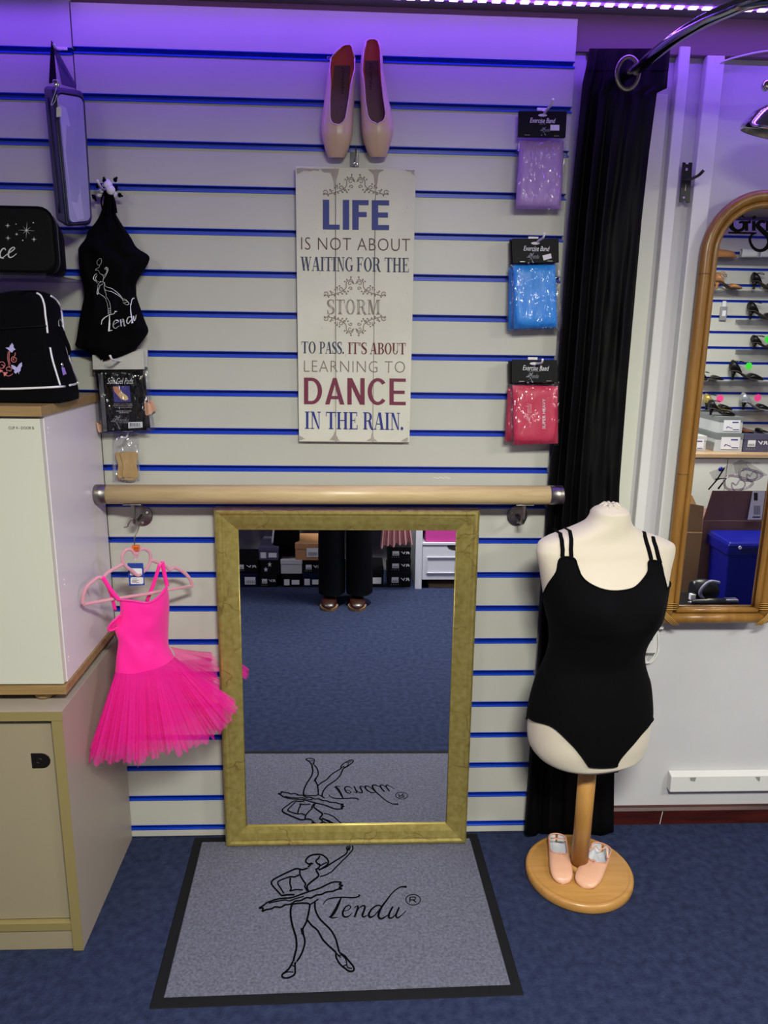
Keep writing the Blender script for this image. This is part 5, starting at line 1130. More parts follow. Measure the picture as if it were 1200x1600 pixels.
# half depth, centre shift toward the front
DP = [(789, .02, 0), (799, .043, 0), (815, .046, .0), (830, .052, .0), (842, .055, .0), (866, .062, .004), (895, .078, .012), (934, .098, .020), (960, .104, .022), (990, .092, .016), (1025, .080, .008), (1060, .094, .004), (1110, .108, 0), (1150, .106, 0), (1175, .097, 0), (1183, .08, 0)]
prof_ = []
for py, xl, xr in reversed(catmull([tuple(map(float, r)) for r in SR], 3)):
    a, b = P(xl, py, MY), P(xr, py, MY); dh, sh = interp(DP, py)
    prof_.append(((a.z+b.z)/2, (a.x+b.x)/2, (b.x-a.x)/2, dh, sh))
prof_.sort()
fr_d = Vector((sin(YW), -cos(YW), 0)); sd_d = Vector((cos(YW), sin(YW), 0))
ZBUST = P(940, 952, -.3).z
def bsurf(z, th, off=0.0):
    """th 0 = front, positive toward +X"""
    cx_, a, dh, sh = interp(prof_, z)
    a2 = sqrt(max(1e-6, (a*a-(dh*sin(YW))**2)))/cos(YW) if a > dh*.6 else a
    e = .86; s_, c_ = sin(th), cos(th)
    x = a2*math.copysign(abs(s_)**e, s_); d = dh*math.copysign(abs(c_)**.92, c_)+sh*(c_ > 0)*abs(c_)
    if c_ > 0:
        for q in (-1, 1): d += .024*math.exp(-((x-q*.068)/.042)**2-((z-ZBUST)/.05)**2)
    else: d -= .01*math.exp(-((z-.42)/.08)**2)
    p = Vector((cx_, MY, z))+sd_d*(x)+fr_d*d
    if off:
        n = (sd_d*(s_/max(a2, .03))+fr_d*(c_/max(dh, .03))).normalized(); p += n*off
    return p
Z0m, Z1m = prof_[0][0], prof_[-1][0]
zsn = sorted(set([p[0] for p in prof_])); NT = 72
m_form = M('cream_form_cloth', '#cdc3b0', .85, bump=.15, bscale=600, sheen=.2)
df = thing('dress_form', 'cream cloth dress form on round wooden stand wearing the black leotard', 'mannequin', (1.311, -.195, 0))
rings = [[bsurf(z, 2*pi*k/NT) for k in range(NT)] for z in zsn]
bmb = MB().loft(rings, True); torso = obj('torso', bmb, m_form, df)
ztp = zsn[-1]; ctr = Vector((interp(prof_, ztp)[0], MY, ztp))
# gathered cloth on the neck cap
cap = MB()
for k in range(9):
    a = 2*pi*k/9; r0 = .006; r1 = .030
    cap.tube([ctr+Vector((r0*cos(a), r0*sin(a)*.9, .002)), ctr+Vector((.018*cos(a+.15), .018*sin(a+.15)*.9, .0025)), ctr+Vector((r1*cos(a+.2), r1*sin(a+.2)*.9, -.004))], [.0035, .0045, .002], 6)
cap.ell(ctr+Vector((0, -.004, .001)), (.012, .011, .004), 12, 6)
obj('neck_gather', cap, m_form, df, 'gathered cloth at the neck')
# leotard: boundaries sampled from the photograph's outline on the torso surface
bt = BVHTree.FromPolygons([tuple(v) for v in bmb.v], bmb.f)
zgrid = zsn
def find(px, py):
    v = ray(px, py).normalized(); h = bt.ray_cast(CAM, v)
    if h[0] is None: return None
    best = min(((bsurf(h[0].z, radians(d))-h[0]).length, d) for d in range(-100, 101, 1))
    return best[1], h[0].z
def table(l):
    r = [find(*p) for p in l]; r = [q for q in r if q]; r.sort(); return r
top_l = [(849.5, 933), (858, 913), (870, 893), (876, 872), (896, 872), (903, 892), (915, 907), (936, 919), (963, 923), (987, 919), (1002, 907), (1011, 892), (1013, 876), (1030, 879), (1035, 898), (1040, 920)]
bot_l = [(827, 1121), (850, 1129), (870, 1139), (894, 1162), (908, 1179), (918, 1193), (921, 1197), (960, 1197), (963, 1193), (972, 1180), (987, 1162), (1002, 1144), (1015, 1128)]
tt, tb = table(top_l), table(bot_l)
tt = catmull(tt, 4); tb = catmull(tb, 4)
tops = [(-180, tt[0][1]+.06), (-130, tt[0][1]+.0)]+tt+[(130, tt[-1][1]), (180, tt[0][1]+.06)]
bots = [(-180, Z0m+.01), (-150, Z0m+.03), (-120, tb[0][1]-.03)]+[(a, max(b, Z0m+.001)) for a, b in tb]+[(120, tb[-1][1]-.03), (150, Z0m+.03), (180, Z0m+.01)]
# keep a flat crotch strip
m_leo = M('black_leotard', '#020204', .9, bump=.12, bscale=800, spec=.12)
lt = thing('leotard', 'black double-strap leotard with scoop neck worn by the dress form', 'clothing', (1.311, -.195, .34))
ths = sorted(set([-180+4*i for i in range(91)]+[t_[0] for t_ in tops]+[t_[0] for t_ in bots]+[a+.5 for a in range(-60, 60, 2)]))
NV = 44
cols = []
for d in ths:
    zt, zb2 = interp(tops, d), interp(bots, d)
    cols.append([bsurf(lerp(zb2, zt, j/NV), radians(d), .0035) for j in range(NV+1)])
lmb = MB().loft(cols, False, False); obj('body', lmb, m_leo, lt)
obj('neck_binding', MB().tube([c[-1] for c in cols], .0024, 6), m_leo, lt); obj('leg_binding', MB().tube([c[0] for c in cols], .0022, 6), m_leo, lt)
cr = [[bsurf(Z0m+.001, radians(t_), .0035)-Vector((0, 0, .003*k_))-fr_d*(.05*k_) for t_ in range(-13, 14, 2)] for k_ in (0, 1, 2)]
obj('gusset', MB().loft(cr, False, False), m_leo, lt)
for path in ([(879.5, 873), (878, 850), (877.5, 833)], [(892, 873), (892, 850), (892.5, 829)], [(1016.5, 877), (1011, 855), (1004, 831)], [(1029.5, 880), (1025, 862), (1018, 839)]):
    r = [find(*p) for p in catmull(path, 3)]; r = [q for q in r if q]
    if len(r) < 2: continue
    pts = [bsurf(z, radians(a), .0035) for a, z in r]
    a_, z_ = r[-1]; top = bsurf(z_, radians(a_), .004); bk_ = Vector((top.x, MY+.035, top.z-.004))
    pts += [lerp(top, bk_, .5)+Vector((0, 0, -.001)), bk_, bsurf(z_-.05, radians(180-a_*.45), .004) if abs(a_) < 90 else bk_]
    obj('strap', MB().tube(pts, .0052, 8, flat=.4), m_leo, lt)
m_stand = M_wood('beech_stand', '#a5773c', '#b8894c', 5, (1.2, 9, 9), .3)
pc = Vector((1.311, -.195, 0)); 
obj('base', MB().lathe([(0, .0005), (.146, .0005), (.149, .006), (.149, .022), (.144, .028), (.137, .0285), (.1345, .0272), (.132, .0288), (0, .0288)], pc, 64), m_stand, df, 'round turned wooden base')
obj('collar', MB().lathe([(.024, .0288), (.032, .0288), (.032, .036), (.029, .042), (.0245, .044)], pc, 32), m_stand, df)
obj('pole', MB().cyl(pc+Vector((0, 0, .029)), Vector((pc.x, pc.y, Z0m+.02)), .0242, 28), M_wood('beech_pole', '#a5773c', '#b8894c', 5, (9, 9, 1.2), .3), df)
# ballet slippers on the base
m_pleather = M('pink_leather', '#d6a488', .4, bump=.06, bscale=60); m_whl = M('white_lining', '#c4c6cc', .6); m_rimp = M('pink_rim', '#c98d74', .5)
def slipper(label, heel, toe, wmax, twist, Lx=0):
    zf = .0292; h3, t3 = G(*heel, zf), G(*toe, zf); d = (t3-h3); L = d.length; d.normalize(); sx = Vector((d.y, -d.x, 0))*-1
    t = thing('ballet_slipper', label, 'shoe', h3, 'pair of pink ballet slippers on the stand')
    rows = []
    for i in range(35):
        s_ = (1-cos(pi*i/34))/2
        w_ = wmax*(interp([(0, .15), (.01, .42), (.03, .66), (.08, .84), (.2, .86), (.45, .92), (.68, 1.0), (.82, .98), (.91, .86), (.96, .68), (.985, .46), (1, .12)], s_))
        hh_ = interp([(0, .038), (.08, .039), (.2, .032), (.35, .028), (.5, .028), (.7, .027), (.88, .022), (.97, .014), (1, .006)], s_)
        op = interp([(0, .9), (.1, .93), (.3, .9), (.42, .82), (.49, .5), (.515, 0)], s_) if s_ < .515 else 0
        rows.append((s_, -w_, w_, 0, hh_, op))
    def f(s_, x, z_): 
        c_ = twist*sin(pi*s_); return h3+d*(s_*L)+sx*(x+c_)+Vector((0, 0, z_))
    shoe_parts(t, rows, f, m_pleather, m_whl, m_rimp, None, .0022)
    obj('insole', MB().grid(lambda u, v: f(.04+.5*v, (u-.5)*1.2*wmax*interp([(0, .6), (.5, .8)], .04+.5*v), .004), 5, 12), m_whl, t, 'white insole')
    obj('elastic', MB().tube([f(.20, -wmax*.7, .036), f(.21, -wmax*.3, .040), f(.21, wmax*.3, .040), f(.20, wmax*.7, .036)], .0045, 8, flat=.25) if Lx == 0 else MB().tube([f(.3, -wmax*.75, .03), f(.16, -wmax*.4, .034), f(.25, 0, .036), f(.12, wmax*.45, .04), f(.3, wmax*.8, .028)], .003, 8, flat=.4), m_pleather, t)
    obj('drawstring_bow', MB().ell(f(.535, .002, .036), (.004, .003, .003), 8, 6).tube([f(.53, -.006, .036), f(.535, 0, .038), f(.54, .008, .0355)], .0008, 5), m_rimp, t)
    return t
slipper('left pink leather ballet slipper with elastic strap on the dress form base', (869, 1316), (879, 1382), .0315, 0)
slipper('right pink leather ballet slipper turned outward on the dress form base', (941, 1332), (911, 1388), .0350, .002, 1)

# ================================================================== WHAT THE MIRRORS SHOW: shoe shelves, boxes, drawers, photographer
m_sblk = M('black_satin', '#050507', .4, spec=.3); m_stan = M('tan_satin', '#a87446', .4); m_ssil = M('silver_leather', '#b9bcc4', .25, .6); m_sgold = M('gold_leather', '#b9a45a', .3, .6); m_sbrn = M('bronze_satin', '#7a4a30', .4)
m_sole = M('suede_sole', '#4a4038', .8); m_green = M('green_star', '#3fd838', .6); m_pnk = M('pink_star', '#f0408a', .6)
def heel_shoe(label, x0, x1, z0, y, mat, heel=True, star_=None, grp='dance shoes on the slatted board', tall=1.0, straps=1, mat2=None):
    """side profile runs from heel x0 to toe x1, standing at height z0 at wall distance y"""
    L = abs(x1-x0); s = 1 if x1 > x0 else -1; t = thing('dance_shoe', label, 'shoe', (x0, y, z0), grp); X = lambda a: x0+s*a*L; Z = lambda b: z0+b*L*tall
    hh_ = .26 if heel else .05; W = .033
    def cross(prf):     # profile: (u, zbottom, ztop, halfwidth)
        R_ = []
        for u, zb3, zt3, hw in prf:
            R_.append([Vector((X(u), y+hw*W*2*cos(2*pi*k/10), lerp(Z(zb3), Z(zt3), .5+.5*sin(2*pi*k/10)))) for k in range(10)])
        return R_
    z0 += .0012; obj('sole', MB().loft(cross([(.0, hh_, hh_+.03, .5), (.15, hh_-.01, hh_+.03, .6), (.35, hh_*.62, hh_*.62+.04, .5), (.55, .03, .07, .6), (.8, 0.0, .04, .75), (.95, 0, .04, .55), (1, .01, .035, .2)])), m_sole if mat2 is None else mat2, t)
    if heel: obj('heel', MB().loft([[Vector((X(u), y+w_*cos(2*pi*k/8), Z(zz_)))+Vector((s*w_*sin(2*pi*k/8), 0, 0)) for k in range(8)] for u, zz_, w_ in ((.10, hh_, .019), (.09, .16, .011), (.085, .06, .007), (.085, .0, .008))]), mat, t)
    obj('heel_counter', MB().loft(cross([(-.03, hh_+.05, hh_+.28, .3), (.02, hh_, hh_+.34, .5), (.1, hh_, hh_+.30, .6), (.2, hh_-.04, hh_+.16, .6), (.27, hh_-.07, hh_+.02, .55)])), mat2 or mat, t)
    obj('toe_upper', MB().loft(cross([(.52, .04, .10, .55), (.62, .03, .22, .7), (.75, .01, .19, .8), (.88, .0, .13, .75), (.97, 0, .08, .5), (1.01, .01, .04, .15)])), mat, t)
    for k in range(straps): obj('ankle_strap', MB().tube(catmull([(X(.05), y-.02, Z(hh_+.27+.04*k)), (X(.2), y-.028, Z(hh_+.30+.05*k)), (X(.38), y-.012, Z(hh_+.26-.06*k)), (X(.38), y+.012, Z(hh_+.26-.06*k)), (X(.2), y+.028, Z(hh_+.30+.05*k)), (X(.05), y+.02, Z(hh_+.27+.04*k))], 4), .0022, 5), mat, t)
    if star_:
        c = (X(.45), y+.035, Z(.42)); obj('price_star', MB().prism([(c[0]+(.028 if i % 2 else .021)*cos(2*pi*i/20), c[1], c[2]+(.028 if i % 2 else .021)*sin(2*pi*i/20)) for i in range(20)], (0, .0008, 0)), star_, t, 'bright star price sticker')
    return t
m_acr = M_clear('acrylic_shelf', (.95, .95, .97), .08, .05, 3, .05)
YF = Y0+.03          # face of the far slatted board
def shelf(px0, px1, py, dep=.1, lab=''):
    a, b = RA(px0, py, YF+dep/2), RA(px1, py, YF+dep/2); t = thing('shoe_shelf', lab, 'shelf', ((a.x+b.x)/2, YF, a.z))
    obj('plate', MB().box(a.x, b.x, YF+.001, YF+dep, a.z-.005, a.z-.0005), m_acr, t); obj('upstand', MB().box(a.x, b.x, YF+.001, YF+.004, a.z-.035, a.z-.0055), m_acr, t); return a.z
def on_shelf(lab, px0, px1, py, mat, **k):
    yy = YF+.055; a, b = RA(px0, py, yy), RA(px1, py, yy); return heel_shoe(lab, a.x, b.x, a.z, yy, mat, **k)
z_ = shelf(1100, 1240, 403.5, .13, 'clear shelf with soft shoes, top of the far board')
def soft(label, px0, px1, py, mat):
    a, b = RA(px0, py, YF+.065), RA(px1, py, YF+.065); L = b.x-a.x; t = thing('soft_shoe', label, 'shoe', (a.x, YF+.065, a.z), 'soft shoes on the top clear shelf')
    rows = [(i/16, -.03*interp([(0, .6), (.5, .8), (.8, 1), (1, .3)], i/16), .03*interp([(0, .6), (.5, .8), (.8, 1), (1, .3)], i/16), 0, interp([(0, .065), (.3, .055), (.6, .05), (.9, .04), (1, .015)], i/16), interp([(0, .9), (.35, .8), (.45, 0)], i/16) if i/16 < .45 else 0) for i in range(17)]
    shoe_parts(t, rows, lambda s_, x, d: Vector((a.x+s_*L, YF+.065+x, a.z+.001+d)), mat, m_whl, mat, None, .002, 16)
soft('tan soft dance shoe at left of the top clear shelf', 1098, 1150, 402.5, m_stan); soft('white soft dance shoe on the top clear shelf', 1157, 1185, 402.5, m_whl); soft('white soft dance shoe at right edge of the top clear shelf', 1186, 1216, 402.5, m_whl)
shelf(1100, 1230, 453, .1, 'clear shelf carrying a gold-tan sandal')
on_shelf('tan satin heeled sandal, leftmost on the second shelf', 1116, 1157, 452, m_stan, straps=2)
on_shelf('black heeled sandal on the second shelf beside the tan one', 1174, 1216, 452, m_sblk)
shelf(1155, 1240, 499, .1, 'clear shelf carrying one black heel'); on_shelf('black heel with buckled strap on the third shelf', 1168, 1214, 499, m_sblk)
shelf(1155, 1240, 546, .1, 'clear shelf under black heel with green star'); on_shelf('black heel with green star, alone at right of the fourth row', 1174, 1218, 545.5, m_sblk, star_=m_green, tall=.8)
shelf(1080, 1240, 594.5, .1, 'long clear shelf under two black shoes'); on_shelf('low black sling-back shoe, leftmost of the fifth row', 1092, 1128, 594, m_sblk, heel=False)
on_shelf('black pointed heel with green star in the fifth row', 1140, 1191, 594, m_sblk, star_=m_green)
shelf(1085, 1240, 641, .1, 'long clear shelf under the gold and silver shoes')
on_shelf('black and gold striped heel with pink star', 1100, 1142, 640.5, m_sblk, star_=m_pnk, mat2=m_sgold); on_shelf('black and silver striped heel with pink star', 1157, 1202, 640.5, m_sblk, star_=m_pnk, mat2=m_ssil)
a = RA(1131, 501, YF+.03); tgz = thing('hanging_tag_box', 'small grey hang tag pack on the third row of the far board', 'tag', (a.x, YF, a.z))
obj('pack', MB().box(a.x-.022, a.x+.022, YF+.002, YF+.02, a.z+.002, a.z+.09), M('silver_card', '#85868a', .4), tgz, bevel=.003); obj('label', MB().box(a.x-.012, a.x+.012, YF+.0205, YF+.021, a.z+.03, a.z+.065), m_prn, tgz); obj('tab', MB().box(a.x-.012, a.x+.012, YF+.008, YF+.01, a.z+.09, a.z+.125), m_prn, tgz)
# far wooden counter with white cupboards
tz2 = .795
ct = thing('counter', 'white cupboard run with pale wood top under the shoe boxes', 'cabinet', (2.9, -2.8, 0))
obj('worktop', MB().box(2.15, 3.85, Y0+.04, -2.52, tz2-.022, tz2), M_wood('pale_top', '#a98a68', '#bd9f7c', 5, (1, 10, 10)), ct, bevel=.001)
for i in range(4):
    x = 2.17+i*.42
    obj('cupboard', MB().box(x, x+.418, Y0+.04, -2.555, .01, tz2-.024), m_lam, ct); d_ = obj('door', MB().box(x+.002, x+.416, -2.554, -2.538, .02, tz2-.03), M('white_door', '#dcdcd2', .4), ct, bevel=.001)
    print_on('door_number', lambda u, v, X=x: Vector((X+.2-u*.1, -2.5372, v)), [quadmap(text2d('CUP %d - DOOR A' % (i+1)), (0, tz2-.05), (1, tz2-.05), (0, tz2-.06), (1, tz2-.06))], m_dark, d_)
m_gbox = M('grey_box', '#6d7272', .6); m_gbl = M('grey_box_end', '#b4b8ba', .5); m_dbox = M('black_box', '#060609', .5, spec=.2); m_nbox = M('navy_box', '#080f30', .5, spec=.2); m_tbox = M('tan_box', '#b08058', .6); m_vbox = M('slate_box', '#4a4860', .5)
m_wb = M('white_box', '#b9b9ba', .6)
def shoebox(label, x0, x1, z0, z1, yf, dep, m, kind='', grp=None, mend=None):
    t = thing('shoe_box', label, 'box', ((x0+x1)/2, yf-dep/2, z0), grp); zl = lerp(z0, z1, .68)
    obj('box', MB().box(x0+.002, x1-.002, yf-dep+.002, yf-.002, z0+.0005, zl+.01), mend or m, t, bevel=.001); ld = obj('lid', MB().box(x0, x1, yf-dep, yf, zl, z1-.0005), m, t, bevel=.001)
    bx_ = t.children[0]; g = lambda u, v: Vector((lerp(x1, x0, u), yf+.0008, lerp(z0, z1, v)))      # u runs left to right for someone facing the box
    if 'R' in kind:
        print_on('box_logo', g, [quadmap(text2d('RV', off=.03, shear=.2), (.06, .62), (.46, .62), (.06, .42), (.46, .42))], m_prn, bx_)
        print_on('box_label', g, [rect2(.54, .3, .84, .66)], m_prn, bx_, 'white label'); print_on('barcode', lambda u, v: g(u, v)+Vector((0, .0004, 0)), [rect2(.58+i*.03, .34, .595+i*.03, .46) for i in range(8)], m_dark, bx_)
        print_on('star_row', g, [poly2([(cx_+(.018 if i % 2 == 0 else .007)*cos(2*pi*i/10), .17+(.04 if i % 2 == 0 else .016)*sin(2*pi*i/10)) for i in range(10)]) for cx_ in (.55, .65, .75, .85)], m_prn, bx_)
    if 'L' in kind: print_on('box_label', g, [rect2(.1, .2, .55, .75)], m_prn, bx_, 'white label'); print_on('barcode', lambda u, v: g(u, v)+Vector((0, .0004, 0)), [rect2(.14+i*.04, .28, .155+i*.04, .5) for i in range(9)], m_dark, bx_)
    if 'W' in kind: print_on('box_label', g, [rect2(.62, .15, .9, .6), rect2(.1, .2, .5, .55)], m_prn, bx_, 'white label')
    if 'S' in kind: print_on('star_print', g, [poly2([(cx_+(.12 if i % 2 == 0 else .05)*cos(2*pi*i/10+.3), cz_+(.2 if i % 2 == 0 else .08)*sin(2*pi*i/10+.3)) for i in range(10)]) for cx_, cz_ in ((.52, .7), (.72, .35))], m_prn, bx_)
    if 'P' in kind:
        print_on('end_label', g, [rect2(.12, .14, .8, .8)], m_prn, bx_, 'pale end label'); print_on('shoe_drawing', lambda u, v: g(u, v)+Vector((0, .0004, 0)), [ribbon([(.66, .3), (.62, .4), (.52, .34), (.42, .3)], .04), rect2(.2, .62, .45, .7), rect2(.15, .2, .4, .25)], MATS['photo_violet'], bx_)
    return t
def rx(px, y): return RA(px, 700, y).x
yb_ = -2.62
shoebox('grey shoe box with pale end label, lower of two on the counter', rx(1118, yb_)-.005, rx(1160, yb_), tz2, tz2+.118, yb_, .35, m_gbox, 'P', 'grey shoe boxes on the counter', m_gbl)
shoebox('grey shoe box with pale end label, upper of two on the counter', rx(1119, yb_)-.002, rx(1157, yb_)-.002, tz2+.1185, tz2+.222, yb_, .33, m_gbox, 'P', 'grey shoe boxes on the counter', m_gbl)
shoebox('white shoe box at left of the counter stack', rx(1078, yb_)-.04, rx(1103, yb_), tz2, tz2+.10, yb_, .3, m_wb, 'P')
shoebox('slate shoe box with yellow sticker on the counter', rx(1161, yb_), rx(1201, yb_), tz2, tz2+.115, yb_, .32, m_vbox, 'R')
hs_ = heel_shoe('black heel with pink insole standing on the grey boxes', rx(1103, yb_)+.03, rx(1150, yb_)-.0, tz2+.2225, yb_-.08, m_sblk, grp=None)
heel_shoe('bronze open-toe shoe lying on the slate box', rx(1158, yb_)+.01, rx(1182, yb_), tz2+.1155, yb_-.08, m_sbrn, heel=False, grp=None)
heel_shoe('black shoe at the far right on the slate box', rx(1186, yb_)+.01, rx(1206, yb_), tz2+.1155, yb_-.07, m_sblk, heel=False, grp=None)
# clear hangers and bags over the cupboards, cardboard boxes, blue crate, tools
m_cardb = M('cardboard', '#b08c5a', .8, c2='#a07c4c', nscale=4); m_cardd = M('dark_cardboard', '#7a5850', .8, c2='#6c4c48', nscale=4)
def RAz(px, py, y): return RA(px, py, y)
yb_ = -1.98
a, b = RA(1090, 765, yb_), RA(1199, 765, yb_); 
cbx = thing('cardboard_box', 'large dark cardboard box with white shipping label behind the blue crate', 'box', ((a.x+b.x)/2, yb_-.16, 0))
cx0, cx1, czt = RA(1100, 800, yb_).x, RA(1200, 800, yb_).x+.02, a.z
obj('body', MB().box(cx0, cx1, yb_-.32, yb_, .001, czt*.74), m_cardd, cbx, bevel=.002)
obj('flap', MB().hexa([(cx0, yb_-.003, czt*.742), (cx1, yb_-.003, czt*.742), (cx1, yb_, czt*.742), (cx0, yb_, czt*.742), (cx0+.02, yb_+.025, czt), (cx1, yb_+.025, czt), (cx1, yb_+.028, czt), (cx0+.02, yb_+.028, czt)]), m_cardd, cbx)
obj('flap', MB().hexa([(cx0, yb_-.32, czt*.742), (cx0+.003, yb_-.32, czt*.742), (cx0+.003, yb_, czt*.742), (cx0, yb_, czt*.742), (cx0-.08, yb_-.32, czt*.95), (cx0-.077, yb_-.32, czt*.95), (cx0-.077, yb_, czt*.95), (cx0-.08, yb_, czt*.95)]), m_cardb, cbx)
print_on('shipping_label', lambda px, py: RA(px, py, yb_+.031), [poly2([(1176, 767), (1196, 767), (1190, 812), (1168, 812)])], m_sticker, cbx, 'white shipping labels')
print_on('barcode', lambda px, py: RA(px, py, yb_+.0315), [rect2(1178+i*1.3, 790, 1178.6+i*1.3, 804) for i in range(8)]+[rect2(1178, 770, 1184, 782), rect2(1176, 807, 1188, 809)], m_dark, cbx)
c3 = thing('cardboard_box', 'light tan cardboard box at the left beside the dark box', 'box', (cx0-.12, yb_-.1, 0))
obj('body', MB().box(cx0-.25, cx0-.004, yb_-.3, yb_+.02, .001, .44), m_cardb, c3, bevel=.002)
obj('flap', MB().hexa([(cx0-.25, yb_+.017, .442), (cx0-.01, yb_+.017, .442), (cx0-.01, yb_+.02, .442), (cx0-.25, yb_+.02, .442), (cx0-.25, yb_+.05, .64), (cx0-.03, yb_+.05, .60), (cx0-.03, yb_+.053, .60), (cx0-.25, yb_+.053, .64)]), m_cardb, c3)
yc_ = -1.72; m_bin = M('blue_plastic', '#06107a', .35)
bn = thing('storage_crate', 'dark blue plastic crate with rim and lid in front of the cardboard', 'crate', (RA(1160, 900, yc_).x, yc_-.1, 0))
bx0_, bx1_ = RA(1134, 900, yc_).x, RA(1190, 900, yc_).x+.12; bzt = RA(1150, 846, yc_).z
obj('body', MB().hexa([(bx0_+.02, yc_-.2, .001), (bx1_-.02, yc_-.2, .001), (bx1_-.02, yc_-.01, .001), (bx0_+.02, yc_-.01, .001), (bx0_, yc_-.22, bzt-.07), (bx1_, yc_-.22, bzt-.07), (bx1_, yc_, bzt-.07), (bx0_, yc_, bzt-.07)]), m_bin, bn, bevel=.006)
obj('rim', MB().box(bx0_-.012, bx1_+.01, yc_-.235, yc_+.012, bzt-.075, bzt-.015), m_bin, bn, bevel=.006); obj('lid', MB().hexa([(bx0_-.008, yc_-.23, bzt-.0145), (bx1_, yc_-.23, bzt-.0145), (bx1_, yc_+.01, bzt-.0145), (bx0_-.008, yc_+.01, bzt-.0145), (bx0_, yc_-.22, bzt+.004), (bx1_, yc_-.22, bzt+.004), (bx1_, yc_, bzt-.004), (bx0_, yc_, bzt-.004)]), m_bin, bn, bevel=.003)
obj('handle_recess', MB().box(bx0_+.06, bx0_+.15, yc_+.0125, yc_+.014, bzt-.06, bzt-.035), M('deep_blue', '#050d50', .4), bn); obj('lock_button', MB().cyl((bx0_+.05, yc_+.012, bzt-.03), (bx0_+.05, yc_+.016, bzt-.03), .009, 12), m_prn, bn)
yt = -1.50; m_grey = M('tool_grey', '#77748a', .4); gz = RA(1100, 948, yt).z
bs = thing('tool_case', 'low black case carrying the cordless tools', 'case', (RA(1105, 940, yt).x, yt-.05, 0)); q_ = RA(1105, 946, yt)
obj('case', MB().box(RA(1052, 940, yt).x-.1, RA(1132, 940, yt).x, yt-.2, yt+.04, .0005, q_.z-.012), m_black, bs, bevel=.006); obj('case_lid', MB().box(RA(1052, 940, yt).x-.105, RA(1132, 940, yt).x+.004, yt-.205, yt+.045, q_.z-.0115, q_.z-.001), m_black, bs, bevel=.004)
ctop = q_.z
dv = thing('cordless_vacuum', 'black and lilac-grey handheld tool with curved loop handle on the case', 'tool', (RA(1105, 920, yt).x, yt, ctop))
cc = RA(1105, 922, yt-.06)
obj('housing', MB().loft([[Vector((cc.x+dx, yt-.06+r_*1.0*cos(2*pi*k/14), ctop+.062+dz+r_*1.5*sin(2*pi*k/14))) for k in range(14)] for dx, r_, dz in ((-.085, .03, 0), (-.07, .038, 0), (-.02, .04, 0), (.03, .034, -.003), (.055, .02, -.006))]), m_black, dv)
obj('loop_handle', MB().tube(catmull([(cc.x+.035, yt-.015, ctop+.115), (cc.x-.02, yt-.012, ctop+.12), (cc.x-.06, yt-.012, ctop+.065), (cc.x-.02, yt-.012, ctop+.014), (cc.x+.03, yt-.012, ctop+.012)], 5), .009, 10), m_grey, dv, 'lilac-grey loop handle')
obj('side_label', MB().box(cc.x-.1, cc.x-.075, yt-.045, yt-.02, ctop+.02, ctop+.05), m_prn, dv, 'white label', bevel=.001)
dl = thing('cordless_drill', 'black and grey cordless drill lying at the front of the case', 'tool', (RA(1110, 945, yt).x, yt+.02, ctop))
xa_, xb_ = RA(1075, 945, yt+.02).x, RA(1150, 945, yt+.02).x; zc_ = ctop+.024
obj('body', MB().tube([(xa_+.02, yt+.018, zc_), (xa_+.03, yt+.018, zc_), (xa_+.09, yt+.018, zc_), (xa_+.10, yt+.018, zc_), (xb_, yt+.018, zc_)], [.010, .016, .0185, .022, .021], 14), m_black, dl)
obj('collar', MB().tube([(xa_+.10, yt+.018, zc_), (xa_+.115, yt+.018, zc_)], .0186, 14), m_grey, dl); obj('chuck', MB().tube([(xa_-.0, yt+.018, zc_), (xa_+.022, yt+.018, zc_)], [.005, .009], 12), m_chrome, dl)
obj('grip', MB().box(xb_-.06, xb_+.005, yt+.0, yt+.036, zc_-.005, zc_+.02), m_grey, dl, bevel=.006)
m_ch2 = M_clear('clear_hanger', (.85, .8, .88), .2, .08, 8, .2)
for nm_, ox, oy, sc, ls in (('clear plastic hanger with heart centre poking out of the dark box', 0, 0, 1, ''), ('clear plastic hanger leaning above the cardboard boxes', 22, -14, .8, '')):
    t = thing('plastic_hanger', nm_, 'hanger', RA(1140+ox, 770+oy, yb_-.1))
    f = lambda x, y: RA(x+ox, y+oy, yb_-.06+ox*.002)
    obj('hoop', MB().tube(catmull([tuple(f(1140+sc*a_, 762+sc*b_)) for a_, b_ in ((0, -18), (-8, -14), (-6, 0), (8, 4), (28, 0), (36, -8), (24, -14), (8, -18))], 4, True), .007, 8, True), m_ch2, t)
    obj('heart', MB().tube(catmull([tuple(f(1150+sc*a_, 758+sc*b_)) for a_, b_ in ((0, 0), (6, -8), (12, -6), (14, 0), (8, 8), (0, 10), (-6, 4), (-6, -4))], 4, True), .004, 8, True), m_ch2, t)
t = thing('wire_hanger', 'black hanger with blue size bead sticking up from the cardboard', 'hanger', RA(1110, 765, yb_-.1)); f = lambda x, y: RA(x, y, yb_-.08)
obj('stem', MB().tube([f(1107, 765), f(1120, 750), f(1132, 731)], .004, 6), m_blk, t); obj('arm', MB().tube([f(1118, 749), f(1135, 747), f(1122, 764)], .005, 6), m_blk, t); obj('size_bead', MB().ell(f(1126, 733), (.014, .008, .014), 8, 6), m_bin, t, 'blue size bead')
for i, (q, lab) in enumerate(((((1108, 738), (1160, 718), (1172, 732), (1116, 752)), 'clear bag slanting across the white cupboards'), (((1145, 724), (1160, 716), (1199, 742), (1172, 750), (1150, 742)), 'clear bag at right across the white cupboards'))):
    t = thing('plastic_bag', lab, 'bag', RA(*q[0], -2.2)); obj('film', MB().prism([RA(a_, b_, -2.2-.02*i) for a_, b_ in q], (0, .004, 0)), M_clear('bag_film', (.86, .86, .86), .06, .1, 8, .3), t)

